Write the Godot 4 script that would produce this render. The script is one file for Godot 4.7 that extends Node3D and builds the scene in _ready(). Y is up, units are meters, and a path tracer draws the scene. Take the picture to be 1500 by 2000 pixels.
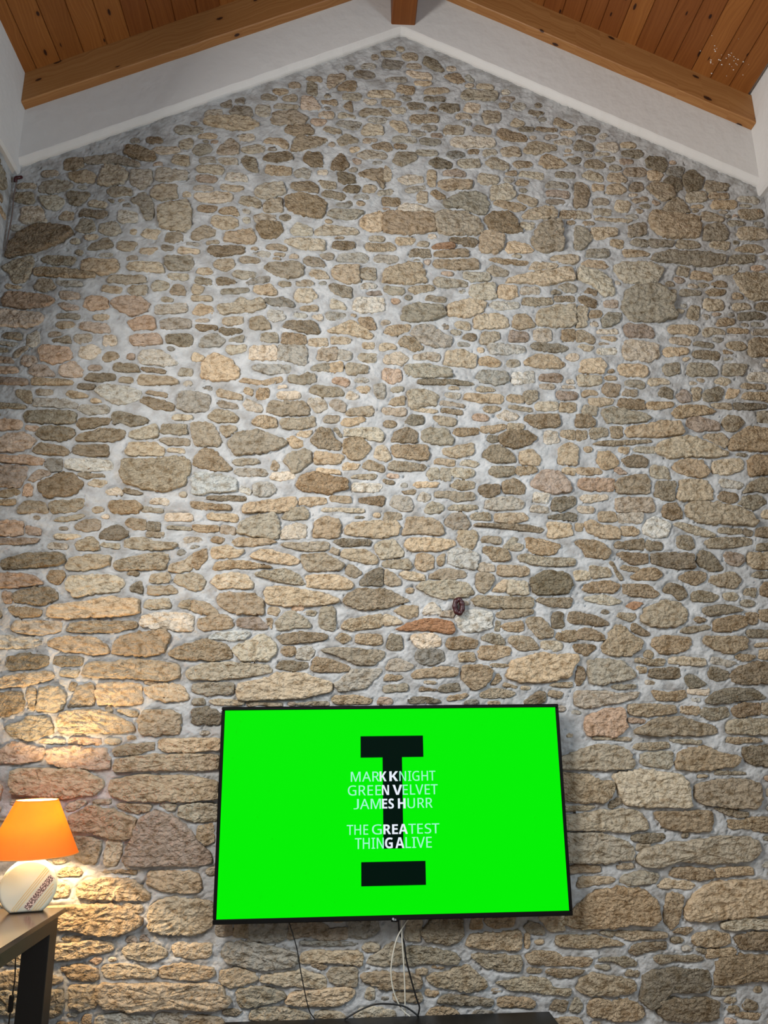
extends Node3D
# A gabled stone wall with a television, seen from the room. y is up, metres; the face of the stone wall's mortar is z = 0 and the room lies at z > 0.

const LEFT := -1.70          # stone faces of the side walls
const RIGHT := 2.345
const BACK := 7.0            # far wall of the room, behind the camera
const CELL := 0.005          # of the map that says which stone covers which spot of the wall

const TABLE_X := -1.0315      # right edge, far end and top of the console table
const TABLE_Z := 0.2
const TABLE_Y := 0.8377
const LAMP := Vector3(-1.1585, 0.8377, 0.2607)
const LAMP_BACK := -0.0807
const CORD_A := Vector2(-0.0489, -0.1379)
const CORD_B := Vector2(-0.0482, -0.3270)

var gw := 0
var gh := 0
var ids := PackedInt32Array()
var away := PackedFloat32Array()
var nearest := PackedInt32Array()
var traced := 0
var stones := []
var rough_noise := FastNoiseLite.new()
var wave_noise := FastNoiseLite.new()
var M := {}
var taken := {}

# the stones that can be told apart: tone, then the corners of the outline on the wall (x, y in steps of 5 mm)
const STONES := """
s -176,195 -170,211 -165,227 -151,234 -138,230 -125,220 -116,210 -103,197 -103,191 -118,189 -140,190 -172,190
a -190,95 -188,105 -158,103 -124,104 -90,101 -88,94 -82,91 -83,85 -94,84 -122,85 -147,85 -164,84 -182,88
a 292,140 294,150 303,157 312,164 326,168 340,169 389,167 386,144 345,140 327,139 309,138
d 184,140 202,151 217,162 240,167 261,164 265,159 271,153 272,143 266,136 245,138 236,134 221,135 202,135
a 256,189 264,196 286,200 306,200 331,204 359,203 367,199 366,191 359,185 340,183 316,182 299,185 285,184 274,180 260,183
a -191,247 -191,258 -179,259 -172,262 -121,260 -100,255 -100,241 -131,239 -176,241
a 243,256 250,259 274,260 302,256 309,249 310,239 309,227 288,228 251,230 246,240
a -234,147 -235,161 -193,162 -182,163 -169,159 -157,151 -156,146 -172,140 -194,139 -211,143
a -271,247 -274,268 -213,268 -205,261 -196,258 -197,251 -202,247 -216,244
a -152,143 -151,162 -135,166 -116,164 -100,162 -100,143 -115,138 -137,139
a -88,326 -88,337 -68,340 -51,347 -31,347 -15,340 -4,338 -4,330 -30,324 -60,322 -85,322
b -205,533 -202,546 -187,545 -163,549 -146,549 -139,544 -139,532 -145,521 -159,514 -179,516 -200,522
b 250,78 253,97 257,101 276,103 292,102 309,101 312,92 308,86 288,85 276,86 270,81 261,74
a -223,220 -221,231 -205,239 -184,234 -166,227 -167,212 -182,210 -203,216 -219,217
a 152,341 157,355 186,363 199,361 222,361 219,353 211,341 191,336 166,336
a -190,268 -187,275 -168,278 -122,279 -100,277 -100,265 -189,265
a 313,237 318,247 338,251 360,251 376,246 374,231 368,226 338,227 320,231
a -223,346 -220,355 -211,357 -200,356 -176,360 -151,356 -140,354 -137,344 -148,339 -177,342 -204,343
g -92,122 -90,130 -78,133 -57,130 -41,125 -30,121 -29,113 -55,111 -75,113 -85,116
a 187,186 189,210 226,210 239,205 253,200 257,191 254,186 241,186 223,184
a 295,718 301,736 312,744 337,745 353,731 349,719 353,707 327,702 303,702
a -257,396 -257,407 -242,408 -220,411 -200,415 -192,412 -179,413 -176,400 -196,397 -228,395
a -240,306 -238,314 -215,317 -192,313 -177,304 -172,298 -183,297 -212,297 -237,298
a 189,212 190,223 229,227 254,228 265,225 272,212 252,209 225,210
b 312,90 316,103 319,110 339,112 380,109 377,91 343,93 325,90
s -247,276 -245,284 -228,287 -196,284 -192,276 -191,267 -231,267
a -211,173 -209,179 -197,181 -169,181 -160,175 -150,166 -154,164 -190,165 -209,168
a 336,499 341,507 363,507 395,500 401,497 408,487 404,483 352,485 338,494
a 193,269 217,278 235,282 251,280 259,276 264,266 261,260 193,261
b 262,74 265,81 276,82 288,79 300,82 316,78 313,66 287,64 272,66 264,70
b -337,764 -333,779 -324,790 -310,800 -293,799 -273,796 -273,790 -287,778 -302,770 -321,764 -335,761
a -132,342 -131,350 -114,356 -90,356 -63,354 -58,349 -58,346 -87,342 -106,339
a -200,364 -197,375 -187,381 -155,386 -148,381 -152,366 -163,361
a 263,292 277,299 285,304 309,306 320,301 341,296 342,290 318,288 281,289
a 299,260 302,274 327,280 341,273 360,270 355,262 325,258
a -65,407 -66,422 -52,425 -37,423 -14,418 4,411 -7,407 -33,405
a 312,559 317,567 332,574 348,576 371,567 389,557 378,553 350,553 329,551
a 336,825 339,836 363,835 393,832 393,818 388,805 350,804 338,815
a 46,801 46,826 101,827 103,816 104,805 74,800
a -105,562 -103,567 -96,575 -74,578 -64,572 -47,565 -52,560 -67,555 -85,552 -97,550
s 221,300 223,306 242,313 259,313 260,296 252,288 224,289
a 276,225 297,225 328,225 328,218 325,209 305,208 283,212
b 68,135 84,148 105,147 106,129 92,125 76,128
b 74,102 80,105 94,106 98,110 110,109 116,103 124,97 123,93 109,90 95,93 78,97
b -150,364 -137,371 -116,377 -101,373 -93,366 -92,359 -106,357 -140,359
a -171,299 -171,311 -165,316 -143,315 -135,310 -135,295 -151,293 -168,295
a -155,177 -153,186 -122,186 -114,183 -110,177 -111,169 -139,170
a -210,327 -210,337 -197,339 -170,338 -168,321 -185,319 -205,320
b 4,411 17,422 44,422 58,415 67,410 58,407 44,404 23,402 10,406
a 101,825 111,830 120,829 134,832 146,824 155,811 153,803 130,799 106,803 102,811
a -40,88 -37,93 -19,96 8,97 16,96 15,90 4,84 -19,84 -39,86
b 205,77 207,82 215,84 226,79 236,83 244,79 252,76 250,68 230,66 215,70 207,70
a -244,424 -243,433 -219,435 -199,434 -191,427 -197,419 -216,418 -235,414
b 197,90 202,98 215,102 228,98 243,96 249,91 239,85 209,85
b 191,236 193,260 221,257 231,251 244,251 242,241 236,234 217,232
a 227,343 229,355 244,357 263,354 274,341 261,337 239,333 229,336
g -72,131 -71,149 -40,149 -38,134 -47,131
a 281,393 288,403 305,410 321,409 328,398 322,388 305,385 288,387
a -233,124 -232,132 -205,135 -194,136 -178,132 -179,128 -195,125 -212,122
b 107,125 111,133 138,134 152,135 155,130 154,121 146,120 127,121
a -94,474 -92,481 -85,488 -68,494 -58,494 -53,485 -53,470 -60,468 -81,471
a 332,776 334,781 355,788 397,787 415,783 414,774 398,769
a 290,767 302,772 330,773 346,765 335,748 320,745 299,749
a -190,822 -182,829 -158,834 -154,823 -153,799 -164,796 -184,800
a -94,366 -90,370 -80,375 -67,381 -57,375 -52,367 -59,357 -84,356
a -108,408 -107,418 -77,418 -67,413 -65,399 -76,397 -91,399 -104,405
a -153,285 -153,291 -99,291 -97,282 -123,279 -148,280
w -177,390 -174,397 -159,401 -129,399 -128,384 -164,385
a -62,104 -58,107 -44,108 -28,110 -17,107 -6,104 -8,95 -25,98 -46,100
w -137,533 -126,535 -96,528 -94,515 -125,512 -136,512
a 20,104 22,106 37,107 70,104 70,94 43,94 28,97
b 388,561 392,574 410,585 423,586 454,579 451,559
a 6,477 12,484 56,488 60,482 57,474 45,469 12,472
b 55,113 55,124 68,125 80,123 98,119 102,115 100,111 79,112 60,111
b 242,366 252,382 262,389 272,378 282,374 280,366 267,359 249,360
a -239,84 -238,101 -215,101 -213,91 -214,85 -222,82
d -39,522 -34,532 -17,535 9,527 12,519 -8,512 -36,517
b -280,518 -277,524 -258,533 -247,532 -237,522 -244,511 -269,507
d 179,428 186,434 196,439 216,436 221,425 215,417 191,415 183,418
a 72,423 81,429 103,431 121,427 128,416 118,414 96,412 80,419
a -255,372 -251,378 -230,380 -214,378 -203,371 -199,365 -212,363 -236,366
a -78,89 -78,98 -63,100 -47,97 -37,91 -50,87 -65,84 -76,85
a 205,797 212,813 227,822 238,822 239,810 239,786 217,782 207,787
a 203,695 205,711 222,718 247,720 245,694
a -29,115 -28,122 -16,124 8,122 20,123 24,117 21,112 2,114 -18,115
a -284,302 -269,307 -265,311 -247,310 -243,302 -243,296 -262,291 -276,295
a -135,632 -133,650 -122,658 -105,651 -97,640 -97,631 -118,628
g 213,317 214,328 235,328 254,326 273,327 273,323 250,317 223,313
b -203,444 -202,447 -174,455 -162,456 -154,453 -156,440 -178,439 -200,439
b -303,442 -302,448 -283,454 -249,455 -246,447 -255,443 -272,442 -300,440
s -297,274 -285,284 -272,291 -257,286 -247,284 -249,275 -271,272
a 45,742 47,756 74,766 87,766 89,754 92,743 74,740
b 131,97 140,97 161,101 173,98 178,91 194,90 191,86 173,88 139,92
b 358,340 368,348 386,355 418,350 416,334 366,333
a -142,109 -139,115 -122,117 -97,113 -96,108 -110,104 -132,107
b 420,759 425,762 467,762 467,732 440,730 431,737 425,744
a 284,578 286,584 308,587 321,591 341,590 346,577 324,574 302,573 288,574
a 174,744 177,749 209,759 246,765 249,750 216,743 193,745
d -56,832 -57,842 -39,847 -24,845 -14,837 -13,826 -18,817 -39,821 -51,825
a 123,411 128,415 179,414 184,411 181,403 149,403 129,405
a 330,512 335,529 360,531 367,519 366,508 332,508
s 187,525 198,539 217,537 224,527 227,516 205,514 189,521
b -239,384 -237,390 -230,391 -219,393 -177,392 -178,387 -198,383 -220,382
a -209,89 -210,104 -187,105 -187,89 -200,86
g -4,336 4,339 12,349 43,349 36,342 24,331 2,330
b 350,289 352,299 362,303 411,302 408,288
b -298,583 -298,594 -274,596 -249,593 -249,582 -268,580
a -68,76 -66,83 -54,85 -31,82 -19,77 -19,74
a -15,366 1,368 27,366 43,365 42,359 32,352 17,353 1,361
w 108,392 112,400 128,403 144,399 143,385 125,382 117,381
a -134,228 -132,237 -116,239 -100,237 -99,224 -115,223
s -334,711 -330,721 -319,722 -291,718 -282,714 -286,708 -310,703 -331,706
a -88,497 -87,502 -39,510 -37,502 -48,494 -88,494
b 334,317 339,324 358,330 383,328 392,320 367,318 342,315
a -187,115 -183,118 -163,118 -149,113 -140,112 -143,107 -153,109 -176,107 -183,110
a 61,473 62,479 66,490 86,490 100,483 101,476 96,472 68,474
s -338,684 -338,701 -322,702 -291,697 -293,688 -306,683
a -213,197 -219,214 -204,214 -193,210 -196,193 -207,193
g -41,133 -37,148 -20,148 -3,140 -22,134
b -291,415 -288,420 -272,424 -257,423 -249,417 -250,411 -265,407 -289,411
a 111,839 115,842 130,851 149,854 159,848 161,837 159,828 145,827 133,833 115,835
p -287,384 -285,394 -244,393 -244,384 -265,380
b 111,117 119,118 128,117 151,116 154,112 152,105 140,105 123,108 116,113
a -171,127 -166,133 -152,134 -138,128 -134,123 -149,119 -163,121
a -259,316 -258,335 -243,336 -234,329 -236,315 -245,315
a -274,88 -263,103 -243,100 -240,88 -251,84
a 64,699 66,714 83,718 108,715 111,705 91,698 71,697
s -327,516 -330,540 -291,539 -289,531 -294,517
a -168,329 -168,335 -148,339 -134,335 -128,324 -149,322
a -34,448 -33,454 -11,456 -2,450 8,444 3,439 -26,437
b 297,447 298,456 340,456 340,440 317,441
p 291,668 296,681 313,679 329,675 329,661 317,657 293,659
o 53,384 57,387 77,394 96,394 108,390 106,380 100,381 76,383
b 339,372 342,377 382,376 380,366 364,360 348,366
g -189,76 -187,81 -172,84 -162,83 -144,80 -144,74
p -235,615 -232,621 -209,622 -192,617 -190,608 -210,601 -226,609
a 25,114 29,119 46,128 57,126 57,112 37,112
a -141,575 -140,584 -122,584 -115,575 -111,564 -116,559 -136,560
p 73,684 79,693 96,694 104,685 116,679 113,670 99,669 81,675
a -69,600 -66,608 -33,608 -27,600 -28,592 -56,592 -67,594
g 10,132 10,147 34,147 37,138 28,132
a -28,423 -28,434 -5,436 8,432 15,426 12,421 -11,422
g -156,599 -155,612 -149,617 -142,617 -124,613 -125,597 -141,594
b -288,354 -288,361 -275,365 -252,362 -251,356 -260,351 -283,350
p 268,498 270,511 305,511 308,497 269,495
b 289,369 292,375 303,378 326,376 328,372 324,365 306,360 296,362
b 112,341 114,352 128,352 140,350 141,340 129,331 120,331
a -305,335 -290,344 -271,348 -252,349 -245,346 -248,342 -272,336
a 265,596 263,601 274,607 304,600 313,595 308,590 286,588 267,588
a -7,104 -5,111 18,112 19,103 17,96 0,98
s -332,555 -318,565 -312,571 -296,572 -285,565 -287,557 -305,551
a 267,525 282,533 302,535 305,527 303,515 284,515 272,515
a 62,463 66,469 90,471 112,467 112,463 98,458 71,457
a 66,641 67,649 88,650 112,645 115,638 110,635 78,635
a -93,104 -92,111 -78,113 -66,110 -60,104 -75,99 -89,100
a 250,752 254,765 267,763 284,755 288,743 289,733 278,731 266,744
d 156,821 162,829 184,831 193,814 197,807 185,805 162,806
a -246,440 -245,450 -222,454 -206,452 -207,444 -230,438
b -138,545 -129,558 -120,557 -110,548 -99,536 -118,534 -137,541
p -258,538 -256,544 -233,548 -214,544 -210,536 -237,532
a 111,705 112,717 138,725 153,722 150,712 137,703
b 275,141 281,159 286,161 294,159 294,150 285,133 280,133
b 362,271 364,279 407,279 404,259 368,263
w 103,452 106,460 123,461 133,453 131,440 115,441 104,446
b -250,565 -244,570 -226,577 -203,575 -202,569 -216,563 -241,563
a -115,428 -109,434 -94,437 -82,434 -76,426 -77,422 -107,422
a -146,933 -143,938 -121,943 -98,942 -86,933 -99,925 -121,927 -140,930
a -202,552 -197,563 -174,564 -164,558 -164,549 -195,549
b -302,313 -304,330 -273,332 -269,326 -269,317 -281,312
p -61,653 -60,668 -31,669 -31,647 -43,649
s -316,425 -317,434 -293,437 -273,434 -262,426 -277,424 -293,422
b -338,749 -325,758 -308,763 -308,748 -315,732 -324,731 -331,744
a 324,131 326,137 345,141 384,135 384,130
b 334,124 337,126 353,129 383,128 382,117 353,115 339,116
a -123,710 -117,713 -105,713 -99,722 -88,716 -77,722 -72,711 -88,704 -107,704 -116,701
b 157,570 159,575 171,580 184,581 197,572 187,564 170,561 160,564
s -228,711 -218,719 -198,719 -188,710 -196,701 -205,697 -222,706
a -77,756 -70,762 -41,764 -36,757 -36,747 -56,744 -70,751
a -260,748 -260,761 -225,762 -223,749 -233,743 -250,746
a -132,130 -126,133 -115,131 -100,131 -100,122 -115,120 -129,123
a 269,266 270,274 298,276 299,264 292,260 273,263
a -234,318 -228,326 -227,336 -212,339 -208,328 -210,319
a -218,116 -214,117 -204,119 -188,115 -188,106 -208,107
b 52,554 53,563 88,563 89,550 81,548 56,550
a 329,542 334,549 346,552 360,549 367,537 358,531 344,533 333,538
a -22,470 -21,487 -9,491 3,486 2,469 -12,470
p -309,369 -311,380 -271,380 -258,376 -266,370
s -292,653 -292,664 -263,662 -259,649 -276,644 -289,647
b 261,308 263,316 281,316 305,315 307,308 282,305 267,306
a 148,791 151,805 164,808 177,802 175,788 167,780 150,780
b 285,174 288,180 316,179 325,176 324,171 310,169 289,172
b 156,116 167,119 185,117 190,110 189,107 172,108 160,109
b 4,386 8,393 43,399 43,387 13,383
b 4,564 9,570 22,571 33,561 26,550 15,546 6,553
b 298,121 300,128 316,130 332,127 331,120 314,117
a 68,620 84,623 99,617 99,605 91,605 73,600 69,609
a -127,331 -126,337 -113,339 -90,338 -89,329 -110,326
a -253,851 -253,858 -246,875 -231,875 -220,864 -226,854 -241,850
b -76,435 -69,439 -59,439 -48,441 -34,434 -28,426 -35,425 -50,427 -64,432
p -196,651 -194,659 -176,661 -165,654 -157,646 -173,643 -192,645
b 341,213 343,218 351,217 364,219 397,218 396,207 369,207 356,211 344,210
a -57,390 -46,401 -38,402 -28,395 -22,387 -40,385 -51,383
a -125,387 -124,394 -110,399 -98,397 -92,390 -94,385 -119,384
b 170,450 173,455 207,451 225,450 224,444 198,443 177,446
a -196,461 -195,469 -176,470 -164,465 -146,464 -149,460 -167,457
b -28,567 -17,580 -7,579 -2,568 5,563 4,557 -18,559
a 106,650 109,664 124,667 141,660 138,647 117,648
b -286,572 -282,578 -264,579 -251,576 -249,569 -264,563 -282,566
p 141,500 145,510 169,512 179,506 177,499 153,497
b -125,303 -126,316 -115,318 -106,316 -100,309 -101,303
s 233,522 235,530 270,530 269,517 243,517
a -264,121 -263,130 -243,132 -238,126 -245,119
b -307,744 -306,749 -276,750 -244,745 -246,741 -275,739 -303,741
b 183,123 183,130 218,129 228,127 241,122 226,122 209,120
a 81,569 82,578 87,581 107,581 113,568 111,563 95,564
w 291,477 297,488 306,492 321,485 317,473 304,470
b -54,378 -52,379 -34,383 -8,380 -8,376 -25,373 -48,371
a -80,452 -71,458 -61,458 -43,453 -33,448 -40,444 -57,446 -76,449
b 350,387 354,393 372,397 385,394 383,387 365,381 351,381
a 138,692 140,705 164,708 173,703 176,694 153,690
p 15,710 18,723 47,725 47,709 23,706
a -191,282 -188,286 -155,288 -155,283 -169,278 -189,277
a -7,753 -3,760 22,762 23,742 8,739 -5,747
a -52,546 -47,552 -32,559 -25,554 -24,546 -37,536 -43,532 -47,540
a -191,193 -190,212 -178,211 -176,202 -181,190 -188,190
b -24,348 -21,360 -6,358 13,351 12,347 -10,347
a 35,463 43,468 53,469 63,456 61,452 43,449 38,452
g 71,358 73,367 90,368 97,363 97,356 85,351 76,354
g -22,134 -13,139 11,140 11,131 -9,130
a 240,170 244,174 259,178 276,175 274,169 248,166
a 3,453 5,460 27,459 37,453 39,446 30,445 15,448
p -75,935 -73,950 -48,952 -33,944 -40,934
b 352,466 357,471 398,471 399,465 377,461 357,461
b 231,130 233,132 277,130 277,126 246,125
g -270,877 -268,885 -237,889 -211,879 -209,874 -235,877
a -12,684 0,690 12,697 26,691 35,682 34,677 6,682
b 141,554 148,562 157,565 169,557 174,547 154,544
b 225,466 232,469 250,467 260,458 255,450 237,452 232,461
b 178,463 179,471 197,468 212,463 203,453 185,454
a 135,731 137,741 163,744 164,725 143,722
b -253,553 -247,560 -217,561 -216,549 -234,548
b -267,500 -264,504 -235,507 -235,500 -244,493 -264,493
a 170,143 173,148 191,147 191,133 178,133
b 127,358 130,369 146,370 159,368 157,361 142,356
a 237,478 236,485 242,488 253,484 271,480 270,470 253,470
b 81,84 90,89 109,87 128,84 128,80 109,81 92,82
a 368,541 373,550 401,552 400,540 382,535 369,537
b 185,591 188,596 220,598 220,584 196,583
a 186,653 201,662 217,663 230,652 227,648 199,648
a -277,107 -262,115 -247,116 -244,105 -256,102
a -149,429 -147,435 -132,437 -121,433 -120,426 -122,421 -131,421 -141,425
a -123,74 -117,81 -91,78 -86,73
b 213,390 214,399 220,400 240,396 253,388 240,387 219,389
a -178,757 -177,766 -149,768 -148,752 -169,750
b 355,310 367,317 386,316 386,306 362,303
p -292,599 -292,607 -262,607 -249,602 -250,597
a 5,572 6,579 25,580 40,580 45,574 44,566 19,571
b 173,391 178,396 189,394 199,384 199,377 186,375 178,384
b 406,549 411,555 451,556 448,539 409,534 405,538
b -212,500 -211,505 -187,505 -180,499 -185,493 -209,493
b 335,599 338,605 351,610 371,608 382,602 360,597 342,594
p 67,377 69,380 88,382 94,376 94,369 84,366 73,367
a 67,341 69,347 92,351 110,349 110,343 88,341
a 57,130 60,148 72,146 70,127
a 200,471 201,487 224,485 224,473 206,470
p -88,652 -87,666 -61,668 -59,652
a -16,387 -15,406 -2,406 -1,383 -9,384
a 98,765 102,770 120,770 146,771 147,760 123,759 103,761
d -86,801 -82,812 -61,811 -57,799 -66,791 -79,791
b 266,418 268,426 293,425 302,416 297,413 275,415
a 215,544 217,562 225,567 236,564 234,543
a 14,75 21,81 33,82 48,78 49,73
a 23,808 23,819 48,829 48,804 31,803
b -218,591 -212,595 -194,591 -181,587 -183,582 -196,579 -208,584 -215,581
a -57,586 -53,589 -35,590 -23,592 -21,582 -35,578 -52,579
b 378,875 381,887 393,893 405,880 399,868 383,860
b 308,513 312,528 331,528 328,508 318,508
b 423,670 428,685 467,686 467,668 426,664
a -89,846 -87,853 -71,859 -58,858 -56,847 -74,838 -87,841
a 393,803 396,821 416,824 422,811 419,802
p 138,637 145,644 170,642 173,633 160,628 144,631
b 228,421 235,427 253,430 267,424 259,417 237,418
a -52,899 -46,921 -12,918 -19,911 -35,903
b -56,689 -51,695 -30,696 -22,693 -18,682 -25,680 -45,686
b 122,143 126,146 150,146 148,137 130,136
b -288,555 -282,562 -259,558 -251,552 -258,549 -284,551
p -54,469 -53,477 -40,485 -29,482 -29,469
s 348,587 350,595 365,597 383,589 382,582 358,581
p -326,802 -325,821 -307,822 -303,811 -298,803
b 351,429 356,434 375,438 384,430 377,422 361,424
p -194,858 -192,874 -159,871 -161,861 -180,857
a 244,645 248,657 268,660 273,652 270,642 248,642
b 128,482 131,484 177,484 197,479 194,476 175,478 147,481
a -52,463 -49,465 -7,466 -7,458 -27,456
a -58,787 -47,792 -14,790 -14,778 -36,779
a -119,787 -116,796 -89,802 -85,790 -92,783
b -113,439 -112,446 -99,449 -79,447 -59,442 -61,441 -89,441
a -198,839 -193,852 -171,854 -169,837 -187,834
b 390,450 395,456 435,458 432,439 399,440
b 131,80 133,87 145,85 156,85 163,81 162,78 140,79
w -116,376 -108,383 -78,384 -77,380 -82,375
p -219,854 -220,869 -199,871 -195,859 -206,845
b 21,428 27,436 43,443 43,424 22,424
p 151,672 154,675 189,672 191,665 175,663 155,662
s -322,472 -323,480 -301,486 -288,484 -286,472 -297,470
s -331,543 -331,548 -291,549 -275,545 -276,540 -296,540
s -206,670 -205,676 -178,679 -173,668 -201,665
a -26,801 -13,809 20,804 21,799 -26,796
b 324,171 326,179 358,179 359,173 343,173
a 356,646 360,656 382,655 388,648 386,642 358,641
a -117,454 -116,460 -99,463 -92,458 -85,458 -93,450 -111,450
a -84,135 -82,149 -69,148 -69,134
a 148,436 150,444 176,443 181,438 177,434 155,433
g -312,840 -309,851 -295,856 -277,852 -280,844 -299,838
b 283,341 287,348 314,349 313,339 288,339
b 340,447 348,459 358,455 368,439 356,438
a 195,825 205,834 228,839 236,832 234,824 204,823
a -117,211 -116,220 -103,224 -101,209 -109,204
g -145,77 -138,83 -119,82 -120,73
b 99,371 102,376 116,378 129,373 128,368 115,366 101,367
s -91,388 -89,395 -72,397 -63,390 -61,385 -79,385
a -28,618 -25,625 2,623 8,614 -16,612
g 100,485 109,494 119,496 126,484 124,478 111,478
a 125,613 126,618 162,618 166,615 162,608 140,609
a 163,846 166,863 184,866 193,852 182,844
a 114,466 114,478 131,478 133,471 127,458 120,458
a -23,547 -22,556 6,552 7,547 -1,543 -22,543
b 156,372 159,378 178,377 186,366 167,365
b 52,567 56,577 68,582 78,577 78,565 63,565
a 432,808 435,819 466,818 466,806 436,804
a -295,493 -294,498 -286,505 -271,503 -264,493
b 338,868 346,874 366,870 369,856 357,851 347,855
a -217,832 -206,843 -196,837 -192,820 -193,811 -201,811 -208,827
a -195,629 -192,634 -162,631 -153,625 -193,623
b 247,120 252,123 277,123 275,118 260,117 249,114 243,115
a 149,486 150,495 179,495 183,488 166,484
a -200,570 -198,574 -176,582 -171,579 -171,569 -188,566
a 157,419 158,430 179,428 178,415 161,416
a 85,431 86,435 100,441 119,439 120,433 108,430
a 45,86 47,93 70,91 70,84
b -136,774 -133,780 -98,780 -96,773 -125,768
a -215,752 -213,759 -180,758 -177,748 -207,749
p -86,642 -82,646 -47,647 -46,638 -69,637
a 102,555 103,560 114,562 133,566 132,553 114,550
s -210,690 -199,697 -185,698 -180,684 -202,682
a 272,165 278,171 300,170 307,166 301,163
a 258,871 267,870 274,861 268,840 255,840
b -228,891 -226,901 -214,900 -195,893 -195,884 -211,883
b -219,469 -217,476 -204,482 -192,476 -193,470 -207,467
a 129,423 131,438 146,436 146,426 136,416
b 353,838 357,847 369,857 379,848 382,836 358,833
a -98,465 -93,470 -62,469 -55,466 -68,463 -94,461
b 265,455 269,457 296,455 295,446 279,444
s -254,707 -252,719 -232,718 -228,706 -248,703
a 106,863 109,868 127,871 145,869 143,860 116,856
b 205,498 207,511 229,512 230,505 216,496
a 93,511 94,516 130,515 132,508 112,505 107,510
b 137,457 139,463 161,459 163,449 148,447
a 203,166 207,175 237,173 237,170 226,169
p -183,701 -183,711 -153,713 -151,704 -176,701
p -177,684 -177,694 -162,697 -146,694 -147,686 -168,684
b -250,581 -246,587 -216,588 -216,584 -231,578 -244,575
b 218,375 221,383 233,386 247,377 246,373
s -271,634 -270,643 -259,648 -249,639 -248,631 -265,630
a 253,815 266,812 272,801 260,787 251,787
g -97,137 -97,149 -84,149 -83,137 -91,136
b -126,591 -119,598 -105,597 -96,590 -97,585 -117,584
a -233,735 -230,743 -196,743 -194,736 -212,733
b 285,328 287,328 301,326 317,328 319,324 310,319 290,319
b 326,307 329,312 355,313 354,305 340,301
a -155,438 -154,444 -139,448 -132,455 -131,439 -144,436
p 268,485 270,496 296,497 292,485
b 158,517 159,526 173,530 181,522 180,514 164,514
b 254,203 256,207 284,207 284,203 280,201 265,199
b -293,405 -288,406 -270,405 -262,402 -266,397 -280,395 -289,400
b -4,465 -2,469 31,469 33,463 7,461
b -5,322 -1,326 18,326 32,322 30,319 0,319
b 254,548 257,558 268,559 276,548 273,541 258,540
b 396,516 405,526 417,533 446,529 444,515 410,518
a 146,398 152,402 181,403 182,398 161,394 148,394
b 341,401 349,405 367,406 383,401 364,397 346,396
b -171,573 -169,582 -145,582 -144,571
b 391,506 398,514 413,515 420,507 406,499 397,501
a -184,236 -182,240 -155,238 -156,232 -170,231
b -297,627 -293,630 -256,626 -256,622 -296,622
b 72,73 76,79 92,81 100,75 98,73
b 276,433 287,441 302,441 308,435 301,430 283,430
b -249,356 -247,362 -223,362 -222,354 -239,353
a -52,488 -49,495 -44,500 -31,501 -27,495 -27,489 -43,487
a -132,402 -132,412 -116,409 -105,398 -115,397 -126,401
b 263,111 268,113 286,112 299,113 308,110 300,108 279,109 268,107
a 177,549 179,558 190,560 199,550 196,543 180,543
b -54,350 -50,357 -27,356 -23,351 -37,347
a -133,807 -130,816 -107,814 -104,805 -111,801 -128,802
b -57,670 -56,682 -33,681 -31,670 -43,667
b 48,538 51,547 71,545 85,542 85,537 62,537
b 263,462 266,467 272,466 293,471 294,459 275,459
a 303,352 307,359 339,356 338,350
p 50,503 54,512 70,511 72,498 60,496
a 73,441 74,454 82,457 91,451 90,441 80,438
a -13,822 -8,828 29,827 16,816 -4,818
p -251,596 -247,601 -221,601 -218,593 -238,591
p 63,833 69,838 88,836 103,829 83,825 67,825
s -321,464 -322,469 -272,469 -272,465 -287,463
a 98,742 101,749 134,745 134,739 104,738
w -80,513 -79,523 -64,525 -57,516 -69,509
a -308,827 -310,834 -294,837 -284,831 -285,824 -292,818 -303,821
b -192,606 -188,611 -173,608 -157,602 -159,596 -176,598
a 43,442 43,449 65,450 71,443 69,439 52,441
b 314,492 316,504 327,507 333,500 334,496 333,490 322,489
b 172,103 175,106 207,104 194,99 183,99
a 201,909 214,923 240,918 241,914 217,906
b 308,110 310,117 335,117 334,111
b -239,463 -235,468 -225,471 -217,465 -217,457 -237,458
a -283,862 -280,865 -263,867 -255,862 -256,853 -272,852 -281,855
b 385,590 391,598 403,598 410,591 399,581 390,581
b 79,628 80,633 111,634 135,630 136,628
b 184,411 188,413 220,413 216,404 199,405
s -255,683 -254,690 -228,688 -225,678 -247,680
p -21,653 -19,666 0,667 0,654 -10,651
b 128,324 130,328 143,332 161,328 157,324 138,322
a 99,774 101,781 136,783 137,775
a 187,178 204,185 225,183 225,177
a 393,643 397,656 421,655 415,643
b 280,608 283,615 307,614 310,606 300,603 284,604
b 323,432 333,439 349,437 350,431 338,425 326,429
a 163,728 167,742 186,741 187,729 174,725
p -138,665 -135,676 -123,681 -111,673 -118,666
a 268,803 271,814 298,813 299,806 277,799
a 178,694 181,707 194,709 204,695 185,690
b 17,373 17,380 40,380 42,372 32,370
b -302,760 -295,764 -266,763 -268,755 -291,754
b -84,585 -75,593 -60,590 -58,581 -72,579
b -137,500 -137,505 -100,501 -100,497 -125,497
p 12,520 15,524 44,523 39,515 16,516
a -232,173 -231,181 -218,177 -217,168 -230,168
b 236,434 238,444 258,441 258,433 241,431
a 229,412 234,414 249,417 260,412 266,409 253,406
b 196,671 199,676 223,675 236,671 229,666 208,666
b 252,566 257,568 311,572 312,569 275,564
b 367,619 371,624 388,630 393,624 387,614 370,613
a 247,719 260,719 256,695 245,693
p 44,349 48,357 56,358 70,352 68,349 52,346
a 174,784 182,795 203,790 208,783 181,780
b 340,903 344,907 361,906 365,898 360,887 342,893
a 241,631 243,641 267,640 266,630 242,629
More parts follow.
